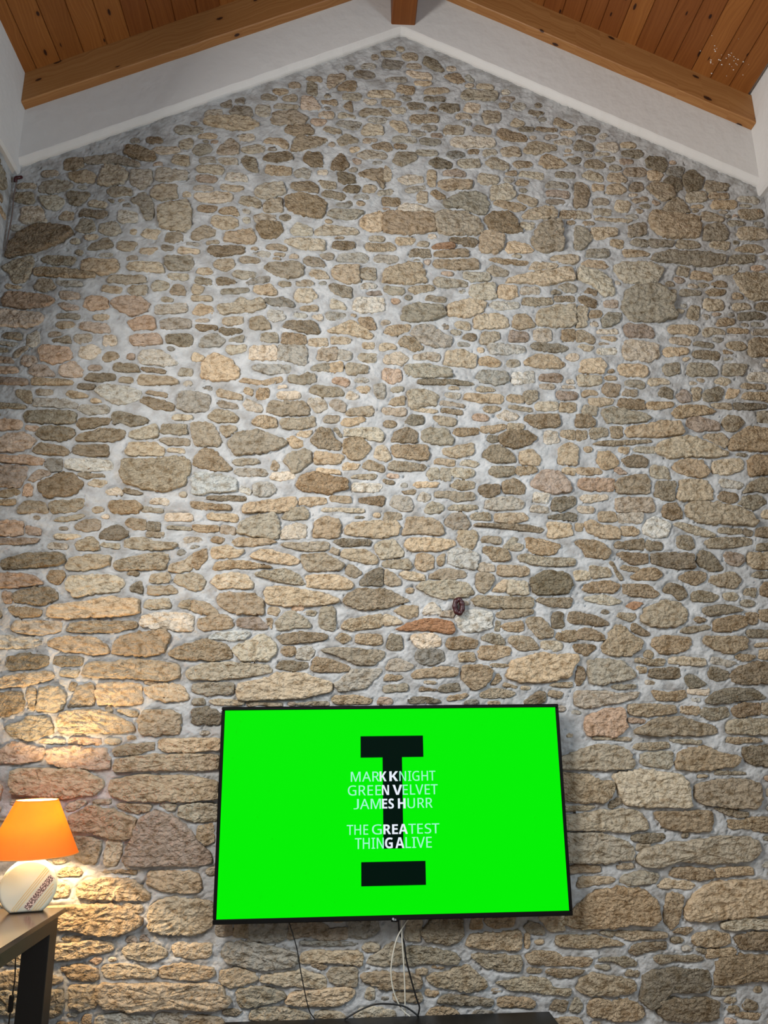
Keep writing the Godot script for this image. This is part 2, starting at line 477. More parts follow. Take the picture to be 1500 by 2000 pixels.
a -171,417 -171,425 -150,425 -143,419 -160,416
b -133,442 -133,455 -120,460 -119,451 -127,439
b 147,535 149,542 173,542 173,534 155,531
s -300,635 -297,643 -284,643 -273,631 -290,629
a 19,873 34,880 49,882 48,854 43,866
b 322,485 331,486 352,480 365,473 361,471 343,475
a -45,722 -41,732 -27,733 -21,724 -28,717 -42,718
b 135,516 138,523 157,523 157,514 145,509
p 46,650 47,658 61,664 71,657 67,649
b -60,926 -57,934 -33,936 -26,925 -46,921
a 52,402 60,407 74,406 74,397 66,393 56,399
a 7,596 11,600 34,604 36,598 32,593 10,593
p -254,653 -252,663 -241,666 -231,659 -242,649
b 409,617 413,623 461,624 460,613
a -174,406 -171,412 -152,413 -149,405 -166,403
a 58,890 63,902 83,904 85,895 69,886
b 263,278 266,282 297,283 296,278 281,276
a 130,750 131,757 159,755 158,746 139,745
p 199,679 202,692 218,693 219,679 210,675
b 174,932 179,938 207,930 208,922 182,924
g -31,606 -27,612 -14,612 -9,601 -20,596
g -242,479 -236,486 -219,487 -218,478 -230,475
g -30,130 -26,131 -7,131 21,129 16,127 -8,127
a 219,895 226,907 241,902 251,892 228,888
b 279,550 284,553 296,556 306,549 304,543 286,543
a -152,789 -151,796 -140,805 -127,800 -129,793 -147,786
g -132,898 -117,914 -108,907 -107,895 -129,894
b -10,736 -7,740 13,735 14,723 -4,727
b 60,672 66,681 77,680 87,668 78,664
b 236,587 238,597 251,598 257,589 254,584 237,583
a -77,823 -81,831 -72,839 -59,840 -59,823
d -52,854 -49,860 -30,862 -21,855 -21,848 -33,848
g -99,535 -96,538 -69,537 -65,531 -91,530
a 364,574 369,578 385,579 392,568 384,563 371,571
b 305,419 313,427 326,423 329,415 320,410 315,417
g -276,541 -272,547 -258,546 -257,534 -268,532
a 166,841 171,846 201,840 202,835 188,831
a -89,686 -88,698 -74,700 -68,691 -68,685
b 333,410 334,418 345,420 361,414 352,409
a -18,76 -15,80 4,79 10,74
p 155,718 158,723 187,722 186,715 164,713
a -122,488 -120,494 -93,492 -92,485 -105,486
a -283,837 -279,841 -259,840 -260,835 -270,824 -278,826
a -37,502 -36,509 -10,509 -10,503 -30,501
s -230,288 -227,293 -201,291 -200,286
a 7,645 9,651 30,647 30,639 9,637
b 190,720 193,727 223,728 223,721 202,718
b 340,340 343,350 360,344 359,338 346,336
a -265,130 -265,140 -253,142 -248,136
b -288,867 -289,882 -270,884 -269,874 -276,867
b 399,609 401,612 435,611 434,606 402,605
s 44,640 46,644 63,643 63,632 54,627 46,632
p -228,805 -228,821 -209,818 -208,807
a 402,871 406,879 431,874 428,867 406,863
a 310,802 313,819 331,823 331,808
b -82,889 -77,896 -53,899 -49,890 -71,886
p -38,365 -27,371 -19,366 -24,356 -35,358
b 117,793 119,798 144,798 148,792 144,787 122,791
a 109,532 110,540 131,539 133,534 124,528
a 379,852 383,865 404,864 403,853 385,849
b 324,463 326,473 339,474 342,461 334,458
b -246,628 -240,634 -218,634 -216,628 -237,625
s -335,579 -319,586 -299,584 -299,576 -315,574
a 306,535 308,545 323,543 326,529 313,531
a -49,629 -48,636 -38,634 -29,639 -22,636 -22,628 -37,626
a -236,108 -233,113 -214,109 -218,106 -233,104
a 196,603 197,610 220,610 221,602 202,600
a -246,793 -245,802 -229,806 -223,795 -231,789
b 436,838 440,843 464,843 465,833 441,830
s -338,622 -338,630 -300,627 -299,621
b 215,110 221,112 236,113 244,112 251,107 239,105 229,110
a -270,795 -264,810 -254,808 -249,795 -257,791
b 200,376 203,382 221,383 221,373 204,373
s 369,453 373,458 390,453 389,447 381,443 371,447
b -196,483 -193,488 -177,487 -175,477 -191,478
s 174,677 176,690 195,687 194,677
a -170,427 -169,435 -152,437 -151,427
a 266,622 269,632 286,630 283,619 273,616
b 45,368 49,381 59,378 59,367 52,365
a 157,137 161,141 174,137 174,131 159,132
a 43,427 44,442 59,431 59,426 50,424
a 407,845 411,853 436,853 437,844 411,842
a -87,729 -85,735 -68,737 -63,729 -64,724 -78,725
g -120,947 -115,957 -98,958 -93,946 -104,942
a 144,675 147,687 164,688 165,680 154,672
d -39,890 -35,898 -19,899 -17,882 -31,883
b 349,283 352,287 377,286 384,282 358,281
a -50,801 -43,811 -27,803 -27,796 -47,795
b -124,508 -121,511 -85,510 -86,506 -110,506
b 20,505 22,509 45,511 44,501
a -171,565 -166,568 -141,567 -140,561 -159,560
g -76,717 -75,721 -56,722 -45,716 -45,711 -65,713
a -269,328 -267,336 -260,334 -259,316 -264,317
a 186,367 188,374 206,373 207,367 199,363
s -42,956 -41,973 -29,972 -18,956
a 24,931 33,940 48,936 49,926 25,925
b -334,827 -336,837 -318,839 -314,829 -318,825
a 200,761 204,770 232,769 231,764 209,760
b 47,685 51,692 73,694 74,687 56,681
a 383,721 386,731 405,729 404,718 390,716
d 356,875 365,884 377,880 378,866 368,861 361,871
b 317,336 319,341 326,342 338,332 322,329
d -9,879 -7,889 3,901 12,883 4,878
a 273,706 281,713 295,711 290,701 274,694
a -97,628 -94,631 -71,628 -56,635 -55,629 -72,624
b -78,872 -78,880 -51,879 -50,870 -71,870
a 35,550 38,561 45,563 51,555 52,547 45,546
b 201,491 219,496 230,494 230,487 206,488
a 398,760 402,769 428,771 425,762
p -160,486 -159,493 -136,493 -134,486
a 150,869 153,879 174,875 172,866 155,865
a -305,727 -299,738 -289,737 -282,728 -294,723
b 109,522 114,529 133,525 131,519 117,517
b 244,690 252,691 264,682 262,676 243,678
b 329,228 341,227 361,223 362,220 352,218 337,224
b -261,432 -259,439 -248,439 -245,434 -251,426 -258,428
b 197,385 200,400 210,399 209,384
a 333,667 336,673 361,672 359,666 337,662
a 250,486 251,496 268,497 270,487
b 148,387 153,389 172,392 171,382 158,382
a 21,747 22,758 38,759 39,744
a 159,960 163,963 179,962 180,950 162,945
p -60,612 -58,618 -37,618 -37,610 -54,609
b 309,607 311,612 337,612 339,608 317,603
a -112,322 -109,324 -80,323 -80,319 -105,319
a -256,772 -253,778 -238,787 -230,779 -233,775
b -220,639 -218,646 -197,644 -192,637 -215,637
b 166,318 181,328 189,327 187,319 175,317
b 273,354 273,357 302,356 300,350 288,350
a 2,585 5,590 27,593 27,588 11,581
b 370,511 376,518 391,515 393,509 382,505
b 217,363 217,370 236,369 238,367 229,360
p 62,868 75,874 90,873 92,865 72,862
g -14,988 -12,1004 6,1006 7,998 -10,986
a -242,843 -236,849 -217,846 -217,839 -237,836
a 159,893 169,900 185,894 186,885 166,887
a 251,609 252,616 278,615 275,609 259,606
b 248,576 251,584 268,583 269,576 253,571
b -105,887 -99,893 -89,890 -86,871 -99,877
a -212,726 -209,733 -193,733 -193,722 -207,720
a -128,757 -125,764 -108,765 -106,756 -117,751
d -6,780 -5,790 17,789 16,781
b 138,578 141,583 166,586 167,582 154,576
b 416,774 422,784 447,784 446,777 428,774
p -64,528 -62,534 -42,535 -39,529 -53,526
a 129,890 131,896 154,897 154,887 137,885
p -4,937 3,943 26,940 21,930
p 44,595 44,602 67,602 67,594
p -200,896 -195,900 -170,901 -170,894 -192,891
b 74,774 77,782 96,783 97,773 75,773
b -105,833 -102,841 -86,840 -80,832 -83,828
b 130,376 142,381 149,379 155,370 143,370
b 309,308 311,314 330,313 328,306
a -119,617 -116,620 -93,613 -93,609 -115,611
a -174,161 -171,163 -156,160 -157,154 -166,155
p -89,817 -82,821 -66,819 -65,812 -85,809
b 172,535 174,542 194,542 194,536 179,533
b 111,136 114,147 123,147 121,136
a 263,778 264,787 286,788 288,779
p 374,527 377,532 400,526 397,521 380,522
p 78,398 83,407 89,409 97,401 95,397
a 57,435 63,439 81,435 82,429 65,431
b -135,478 -134,482 -109,481 -109,476 -126,475
a 394,832 398,840 419,831 417,826 395,826
a 362,794 365,803 388,798 388,793 370,790
s -338,630 -338,640 -312,640 -308,634
a -147,702 -140,713 -126,709 -125,703 -140,700
b 105,499 111,503 134,502 134,498 116,496
a 42,329 42,334 63,336 64,330 48,329
a -101,544 -96,548 -76,547 -74,543 -93,540
a 22,540 30,548 45,541 45,535
p 202,568 205,580 217,579 218,567 207,566
d -1,865 -1,876 17,872 18,862 5,860
p 235,510 237,513 262,514 262,510 240,505
a 330,796 334,802 360,800 359,794 336,792
a 331,649 335,654 350,656 348,644 335,641
b 293,462 295,469 311,466 310,459 295,458
g 313,885 315,891 334,893 341,887 337,882 319,882
b 19,700 34,702 39,687 28,687
a 115,935 119,941 138,940 137,930 117,929
p -93,605 -89,610 -73,602 -73,596 -88,598
g -92,948 -90,960 -76,959 -74,942
b 113,575 115,581 140,581 139,576 119,573
b 62,320 67,324 81,324 95,320 76,318
b 141,651 142,657 154,660 165,653 161,648
b 157,771 162,773 200,771 201,767 175,767
p 188,507 190,516 205,515 203,504
b 382,376 383,383 423,381 422,376
p -72,698 -70,708 -57,707 -53,698 -65,694
a 83,498 89,506 102,502 99,495 84,494
a 93,593 96,594 116,591 116,584 102,584
b 182,108 182,114 213,112 211,109 205,106
a 42,388 42,399 54,395 62,389
s -288,525 -280,535 -267,534 -268,530 -283,523
a -255,290 -250,293 -230,291 -231,287
a -179,785 -176,796 -163,796 -160,788 -169,781
p -121,861 -117,871 -100,869 -96,860
b 90,330 94,334 109,336 111,329 99,328
b 184,615 187,622 200,622 199,612 189,607
b 72,734 76,738 99,740 99,735 80,729
b -309,611 -308,616 -295,615 -292,602 -299,603
b 97,890 105,899 123,891 121,885 108,885
p -305,663 -305,675 -295,680 -292,668 -297,662
a -78,674 -76,682 -61,682 -60,671 -69,671
a -107,901 -89,908 -79,904 -81,898 -100,896
b -327,509 -311,515 -298,517 -292,512 -303,507
a 232,536 232,541 257,541 259,536 244,533
b 47,834 47,846 65,844 66,835
a 373,755 376,764 397,761 397,753
b 127,490 128,495 146,495 147,487 133,487
b 174,76 179,83 190,81 187,74
a -111,661 -110,667 -92,668 -90,662 -105,657
p 318,325 319,329 340,330 339,323
o 97,785 103,789 122,792 123,784 100,782
a -10,640 -9,649 5,653 6,640
b 270,474 272,482 283,482 290,477 285,472
a -15,496 -13,499 25,498 26,495
p -9,606 -2,612 9,605 8,597 -3,599
a -8,506 -7,512 14,510 13,504
a 219,601 222,610 238,610 237,600
a 422,592 425,603 458,604 455,587
a -226,774 -225,783 -206,783 -211,772
a -157,895 -153,904 -140,906 -135,898 -149,891
a 256,769 263,774 280,773 286,765 267,765
b 327,67 330,70 350,68 346,64
a -108,747 -105,752 -83,750 -85,744 -99,743
a -80,321 -77,322 -47,320 -47,318 -78,318
a 303,788 323,787 334,782 305,779
a 155,759 161,766 178,758 176,753 161,753
a -50,568 -42,572 -33,566 -33,559 -43,559
p 343,352 346,358 370,352 359,349
a 21,125 27,129 37,126 36,122 25,121
b 229,680 231,692 244,692 243,679
a -30,669 -29,676 -10,677 -10,667
p 76,1010 77,1014 101,1011 105,1003 82,1005
p 155,594 167,602 180,595 173,589
a -226,235 -222,241 -211,243 -209,239 -220,233
a -116,691 -115,698 -96,699 -95,692 -109,689
a -8,671 -7,679 13,678 12,671
a -27,641 -23,647 -8,651 -6,640
g 49,1017 49,1027 73,1026 69,1017
b 111,355 111,364 125,363 126,355
g 361,888 366,896 382,895 381,883 368,882
a 398,794 402,802 422,801 419,791
a -114,575 -113,582 -98,581 -98,575 -107,570
a -191,186 -190,188 -164,187 -164,184
b 261,922 266,927 280,921 281,913 260,914
g -284,732 -283,737 -261,736 -256,731 -276,730
a 86,534 90,540 99,540 99,528 89,527
a 317,381 322,385 343,387 350,385 327,380
a -82,910 -77,916 -61,916 -54,909 -56,903 -72,910
a 291,858 293,868 307,871 315,863 309,859
b 111,964 114,970 133,969 134,960 120,958
a 299,837 302,850 318,848 313,834
s -279,722 -277,724 -259,722 -259,716 -276,714
a 222,430 223,439 238,438 238,430
b 309,86 316,88 332,86 324,82 311,82
a 191,850 197,854 215,847 213,839 201,841
p 189,732 191,740 209,741 210,732
a 47,732 48,738 68,736 68,729 54,728
a -244,530 -242,533 -219,531 -218,528 -238,527
a 243,597 246,608 260,607 257,596
b 216,334 218,350 225,349 226,340 219,333
a -3,984 6,996 19,996 19,983
b 250,728 255,732 269,726 268,718 255,720
a -3,915 7,925 23,916 3,909
a 195,877 198,883 224,882 222,874 201,877
a 294,875 297,884 311,885 316,874 306,871
w 173,631 175,642 187,643 187,630
p 36,618 36,627 47,629 46,612 40,612
p 131,442 134,447 148,444 148,438 133,437
a 43,487 45,495 60,495 61,489 54,486
d -19,846 -13,852 8,847 5,840
p -1,653 0,665 14,662 13,653
a 20,656 23,661 39,660 38,651 29,650
b 95,1025 97,1034 108,1031 120,1014 109,1016
b 65,586 72,595 85,593 84,586 73,584
a 291,561 297,564 316,564 315,557 296,558
s -285,472 -286,481 -272,478 -271,471
a 143,420 155,430 160,430 157,418
a -204,791 -199,799 -183,797 -189,786
p -260,670 -259,676 -243,677 -243,667 -253,666
a 55,941 58,945 72,943 76,930 65,930
b -337,597 -338,603 -299,600 -297,597
b 381,389 384,399 396,398 393,388
a -37,766 -32,770 -17,767 -13,758 -31,760
a 98,529 99,540 110,540 110,527
b 367,476 369,481 391,480 391,475
b -51,365 -48,370 -37,370 -35,363 -44,360
a 96,861 96,881 105,882 105,861
a 135,466 138,472 155,471 155,464
s -308,644 -306,653 -293,651 -293,644 -300,640
a 364,708 369,722 379,722 375,705
b -40,319 -38,320 -6,321 -6,318
b 237,826 240,835 257,834 257,825
a 404,856 408,864 429,863 428,855
p -95,737 -88,744 -70,746 -71,739
b -178,881 -175,891 -160,890 -160,878
a -189,732 -185,739 -171,736 -172,729 -186,727
a 93,544 94,549 114,549 113,541 96,544
b 398,416 404,427 430,428 427,409
a -119,725 -118,730 -91,732 -91,728 -106,725
w 185,631 187,643 197,644 198,630
a -260,470 -257,473 -236,472 -234,469 -253,468
s 342,619 350,627 358,621 357,613 348,611
a 339,888 346,891 359,887 353,876 341,880
a -238,725 -236,732 -218,730 -219,723
b 189,75 197,85 202,78 198,73
d -120,683 -118,687 -96,685 -97,681 -112,678
b 322,620 330,630 339,624 338,615
b 334,255 335,259 364,256 363,255
b 394,392 397,401 426,402 424,388
a 8,435 9,444 15,444 24,436 17,432
b -177,478 -176,485 -164,484 -163,476 -172,475
b 393,433 400,439 432,437 431,430
a 95,984 99,990 122,991 124,987 101,981
g 184,497 187,503 203,501 203,495
b 271,574 271,585 284,586 283,576 278,572
p -109,474 -108,482 -94,480 -94,473
b -81,614 -77,621 -68,621 -67,611 -77,609
b 190,226 191,232 226,231 220,227
a 266,880 274,887 288,881 290,873 275,876
a 296,284 299,286 327,284 325,280
b 219,574 221,580 236,580 235,570
a -261,486 -253,489 -233,492 -234,488 -252,485
a 72,522 75,525 98,526 95,521 76,520
a -234,521 -228,527 -215,524 -219,518
b 166,579 167,587 184,586 183,580
a 82,901 85,907 107,907 107,900
b 64,986 66,993 85,991 83,982 70,982
g -118,606 -114,608 -99,604 -96,599 -114,600
a -21,534 -19,539 3,536 3,532
p -49,874 -38,880 -29,875 -32,867 -45,868
a -170,727 -166,734 -157,733 -154,723 -168,723
a -30,749 -27,756 -15,754 -9,745 -22,745
b 402,473 407,481 439,481 437,471
b 334,74 340,79 348,75 346,70 336,71
p -231,664 -231,676 -220,676 -218,666
p 100,606 102,611 126,606 124,603
a 167,614 172,618 187,616 185,608 172,610
b 118,1008 124,1012 136,1012 142,1001 131,999
b 259,396 263,399 279,398 275,390
b 271,383 274,390 279,387 291,378 280,378
a -148,717 -148,723 -127,721 -128,717
b 247,332 251,334 272,333 271,330 253,329
a 226,287 228,289 264,287 262,285
a -73,956 -68,962 -43,959 -47,955
a 275,831 278,839 296,837 293,829
p 138,963 143,972 158,970 155,959
b 192,333 195,336 214,336 213,332
a -125,850 -124,856 -99,853 -107,847
b -35,977 -35,992 -25,993 -24,975
b -176,470 -175,476 -160,475 -159,470
a -8,711 -7,722 5,717 9,710
a 358,734 362,742 382,739 381,735
b 236,877 238,884 259,883 257,876
a -160,587 -158,592 -140,592 -140,587
a 229,741 239,747 249,742 248,735 236,736
a -191,315 -189,317 -171,314 -172,310 -183,311
a 84,840 85,854 95,854 95,840
b 394,699 399,708 414,708 413,701
b -325,500 -326,506 -297,506 -297,501
a 376,610 380,612 399,611 398,605 381,606
a -149,238 -147,239 -133,238 -136,232 -143,233
a -262,612 -259,616 -245,613 -240,610 -257,608
s -292,510 -291,521 -284,521 -283,508
a -242,346 -239,351 -224,350 -227,344
b 267,441 270,444 286,442 286,436
b -187,420 -185,426 -177,429 -175,418
b -143,687 -140,690 -120,688 -121,684 -137,683
a 285,619 288,626 302,625 301,617
b 224,725 225,730 246,730 246,724
a 50,606 54,612 67,615 66,605 56,604
b 358,614 360,629 369,628 367,615
s -279,709 -274,712 -259,707 -258,703 -271,703
a 89,722 92,728 111,725 110,720
a -14,586 -12,593 2,593 2,586
a 169,603 171,607 195,603 193,600
b 367,357 371,361 389,358 379,353
a -171,899 -170,909 -158,913 -156,901
s -338,644 -338,651 -317,650 -314,644
g -146,942 -144,951 -128,951 -128,943
a -260,827 -256,832 -240,829 -242,823 -257,824
a 391,616 397,628 410,626 404,619
g 71,855 79,861 94,861 93,856 74,852
b 101,598 103,602 123,601 123,596
a 48,964 48,972 69,971 69,966
a 4,541 7,545 22,543 19,538 6,537
b -143,406 -140,411 -131,412 -130,402
a 47,878 51,886 57,878 56,867 48,865
s -299,415 -298,420 -289,418 -290,409 -295,409
b -194,640 -188,642 -169,639 -169,636 -186,637
b 439,720 443,727 467,727 467,716
b 240,948 242,957 263,945 254,943
b 389,355 393,364 421,365 419,354
a -203,770 -203,775 -184,777 -192,768
a 118,543 123,550 138,545 133,541
a 240,180 242,185 254,185 254,180
b -146,739 -144,744 -129,741 -129,735 -143,736
b 235,571 236,581 247,580 247,573 238,569
p -217,514 -207,518 -199,515 -200,511 -213,511
a 11,529 18,532 38,533 35,528
b 98,321 101,325 118,327 114,322
b 405,692 407,697 428,695 426,691
b 402,458 404,465 437,467 435,460
s 260,301 261,305 278,303 276,299
g 318,864 322,873 333,874 334,865 324,861
b 282,130 285,133 301,133 294,128
a 274,825 281,827 317,825 316,822
a -183,495 -180,500 -162,497 -162,494
a 253,827 256,835 271,832 271,825
b 388,739 393,743 410,742 408,737 393,734
a -148,729 -146,736 -136,733 -139,723 -147,723
a 148,936 153,943 169,937 167,930
a -218,462 -216,465 -198,464 -199,459
a 156,461 166,471 171,470 169,462 159,459
a 359,760 363,770 374,767 371,757
b 239,98 240,103 251,102 251,98
a 312,797 317,802 331,800 332,793 320,793
a 290,793 291,800 305,799 303,789
b -252,618 -251,623 -235,623 -235,618
s -42,402 -40,408 -29,408 -30,401
b 236,229 238,234 248,238 250,233 240,228
a 24,89 27,97 32,95 31,86
a 366,677 370,681 389,678 387,674
b -22,864 -3,862 -3,855 -16,855
a -63,400 -61,406 -52,405 -52,397 -58,397
b 384,416 387,422 398,422 394,413
b -21,114 -15,116 -5,112 -9,109
a 74,600 77,604 100,599 97,597
a -288,808 -283,817 -273,816 -275,806
b -1,377 6,382 14,376 6,372
a 42,339 45,345 60,342 55,339
a -198,76 -197,83 -191,83 -190,76
b 321,71 324,75 333,73 331,68
a 193,812 194,818 210,818 208,810
b 94,975 97,979 119,978 117,973
a 259,706 261,714 273,714 274,707
a -163,555 -161,558 -147,558 -145,552
a -187,614 -184,617 -165,614 -166,610
b -202,514 -199,518 -180,513 -187,511
p 93,396 96,401 108,401 108,395
b 384,306 386,316 413,316 411,304
a -157,634 -153,642 -143,640 -143,633
a -204,238 -204,242 -189,242 -189,239
b -90,81 -87,84 -73,82 -78,79
b 156,121 157,133 162,132 160,121
d 4,852 10,860 23,858 20,850
p -316,649 -314,657 -304,664 -302,661 -313,650
a 218,536 221,542 233,541 232,534
a -220,137 -217,139 -204,138 -205,134
b 65,104 67,109 76,108 75,103
a -18,929 -14,934 2,930 2,924
p 76,507 81,516 89,512 87,506
a -199,288 -197,292 -185,291 -186,287
a 256,194 260,200 273,199 264,193
b 189,325 192,329 204,327 201,322
a 161,459 168,466 177,463 173,458
d 98,853 104,856 115,848 113,845 104,845
a -40,571 -37,577 -24,577 -27,570
g 51,999 57,1003 76,1005 75,998
b -159,479 -155,481 -134,479 -134,477
b 72,89 74,93 85,91 82,88
a -144,650 -143,659 -131,654 -132,649
b 219,131 223,133 234,132 231,127
b 217,939 219,942 244,941 241,937
b 138,350 140,353 157,352 155,350
a -109,672 -106,675 -93,679 -96,670
p -94,516 -91,521 -80,516 -83,511
b 157,103 158,107 171,106 167,102
a 275,861 277,870 290,868 289,862
b 257,447 260,448 269,430 266,430
a -126,319 -125,324 -115,325 -114,319
o 269,405 276,409 287,408 277,402
a 190,944 196,954 207,947 203,942
b 389,475 393,481 403,477 399,472
a -169,338 -167,341 -147,337 -159,335
a 92,450 101,456 101,448 96,442
b 387,367 390,370 422,371 421,366
b 257,735 261,741 272,738 269,731
a 245,672 248,676 262,673 257,667
b 146,570 149,575 157,574 158,567 151,566
s -297,576 -295,580 -282,578 -285,573
b 199,938 202,943 218,941 215,936
a 276,559 278,564 288,563 286,555
b 138,335 145,345 149,339 142,334
a 210,961 214,966 230,962 221,956
b -117,467 -114,471 -104,469 -106,464
b 144,382 145,392 151,392 149,382
s -169,134 -165,139 -159,136 -160,132
b 319,78 324,82 331,79 326,75
g -132,958 -118,966 -117,954
a 4,961 13,970 15,954
a -64,537 -61,547 -55,541 -57,535
a -65,390 -63,395 -57,395 -58,385
b 275,344 274,350 284,349 283,344
s -196,121 -192,124 -186,122 -190,117
b 281,358 284,364 291,363 289,356
b 148,333 151,336 164,332 160,331
b 61,516 75,518 74,513 64,513
a -31,399 -28,402 -17,401 -20,397
a -8,456 -5,461 3,458 0,453
b -233,333 -231,340 -225,338 -226,333
g -115,960 -114,967 -104,970 -105,960
a 227,479 228,486 237,484 233,477
b 77,109 79,111 91,109 87,107
b 73,330 76,333 92,330
b 300,116 303,118 311,116 309,112
b -92,617 -90,622 -82,619 -84,613
b -5,578 -2,581 5,573 4,570
a -201,317 -197,321 -193,313 -198,313
s -159,135 -156,139 -150,135 -151,133
s 270,540 274,543 284,535 277,535
b -191,436 -187,440 -180,438 -181,434
b 332,392 337,395 345,392 338,389
b 299,203 301,209 306,209 304,203
g 141,1005 145,1012 153,1003
"""

func _ready() -> void:
	# ---- camera, sky, daylight, exposure
	var cam := Camera3D.new()
	cam.name = "camera"
	cam.transform = Transform3D(Basis(right_axis(), up_axis(), -view_axis()), Vector3(0, 1.45, 3.6))
	cam.fov = rad_to_deg(2.0 * atan(1000.0 / 1545.07))
	cam.near = 0.05
	cam.far = 60.0
	add_child(cam)
	cam.current = true
	var env := Environment.new()
	env.background_mode = Environment.BG_COLOR
	env.background_color = Color(0.62, 0.74, 0.9)
	env.background_energy_multiplier = 1.0
	env.tonemap_mode = Environment.TONE_MAPPER_LINEAR
	env.tonemap_exposure = 1.1
	env.sdfgi_enabled = true
	env.ssao_enabled = true
	env.ssil_enabled = true
	var we := WorldEnvironment.new()
	we.name = "environment"
	we.environment = env
	add_child(we)
	daylight("side_window_daylight", Vector3(-1.60, 3.15, 2.25), Vector3(1, -0.4, 0), Vector2(1.3, 1.4), 19.0, Color(1.0, 0.99, 0.98))
	daylight("garden_door_daylight", Vector3(0.35, 1.2, 6.9), Vector3(0, -0.25, -1), Vector2(2.1, 2.1), 1.8, Color(0.95, 0.98, 1.0))
	daylight("far_window_daylight", Vector3(2.25, 3.05, 2.6), Vector3(-1, -0.4, 0), Vector2(1.1, 1.3), 9.0, Color(0.84, 0.93, 1.0))
	rough_noise.seed = 11
	rough_noise.noise_type = FastNoiseLite.TYPE_SIMPLEX_SMOOTH
	rough_noise.fractal_type = FastNoiseLite.FRACTAL_RIDGED
	rough_noise.fractal_octaves = 3
	rough_noise.frequency = 14.0
	wave_noise.seed = 5
	wave_noise.noise_type = FastNoiseLite.TYPE_SIMPLEX_SMOOTH
	wave_noise.fractal_octaves = 3
	wave_noise.frequency = 14.0
	materials()
	# ---- the setting
	stone_wall()
	room()
	ceiling()
	# ---- the things
	television()
	tv_bench()
	console_table()
	table_lamp()
	cables()
	ring_ornament()
	corner_cord()


# the viewer looks up by 15.9 degrees, to the right by 3.5, and tilts the frame by 0.7
func view_axis() -> Vector3:
	return Vector3(cos(0.2776) * sin(0.06139), sin(0.2776), -cos(0.2776) * cos(0.06139))


func right_axis() -> Vector3:
	var flat_right := Vector3(cos(0.06139), 0, sin(0.06139))
	return cos(0.01214) * flat_right - sin(0.01214) * flat_right.cross(view_axis())


func up_axis() -> Vector3:
	return right_axis().cross(view_axis())


func daylight(called: String, at: Vector3, towards: Vector3, size: Vector2, energy: float, color: Color) -> void:
	var l := AreaLight3D.new()
	l.name = called
	l.area_size = size
	l.light_energy = energy
	l.light_color = color
	l.area_range = 20.0
	l.shadow_enabled = true
	l.transform = Transform3D(Basis.looking_at(towards.normalized(), Vector3.UP), at)
	add_child(l)


# ---------------------------------------------------------------- helpers

func numbered(called: String) -> String:
	taken[called] = taken.get(called, -1) + 1
	return called if taken[called] == 0 else "%s_%03d" % [called, taken[called]]


func thing(called: String, label: String, category: String, at: Vector3) -> Node3D:
	var o := Node3D.new()
	o.name = numbered(called)
	o.position = at
	o.set_meta("label", label)
	o.set_meta("category", category)
	add_child(o)
	return o


func structure(called: String, label: String, category: String) -> Node3D:
	var o := thing(called, label, category, Vector3.ZERO)
	o.set_meta("kind", "structure")
	return o


func part(called: String, mesh: Mesh, mat: Material, parent: Node3D, at := Vector3.ZERO) -> MeshInstance3D:
	var o := MeshInstance3D.new()
	o.name = called
	o.mesh = mesh
	o.material_override = mat
	o.position = at
	o.cast_shadow = GeometryInstance3D.SHADOW_CASTING_SETTING_ON
	parent.add_child(o, true)
	return o


func begin() -> SurfaceTool:
	var st := SurfaceTool.new()
	st.begin(Mesh.PRIMITIVE_TRIANGLES)
	return st


func quad(st: SurfaceTool, a: Vector3, b: Vector3, c: Vector3, d: Vector3, s := Vector2.ONE, off := Vector2.ZERO) -> void:
	# a, b, c, d run anticlockwise as seen from outside; uv runs along a-b and a-d
	var u := (b - a).length() * s.x
	var v := (d - a).length() * s.y
	var uv := [off, off + Vector2(u, 0), off + Vector2(u, v), off + Vector2(0, v)]
	var p := [a, b, c, d]
	for k in [0, 2, 1, 0, 3, 2]:
		st.set_uv(uv[k])
		st.add_vertex(p[k])


func done(st: SurfaceTool) -> ArrayMesh:
	st.generate_normals()
	return st.commit()


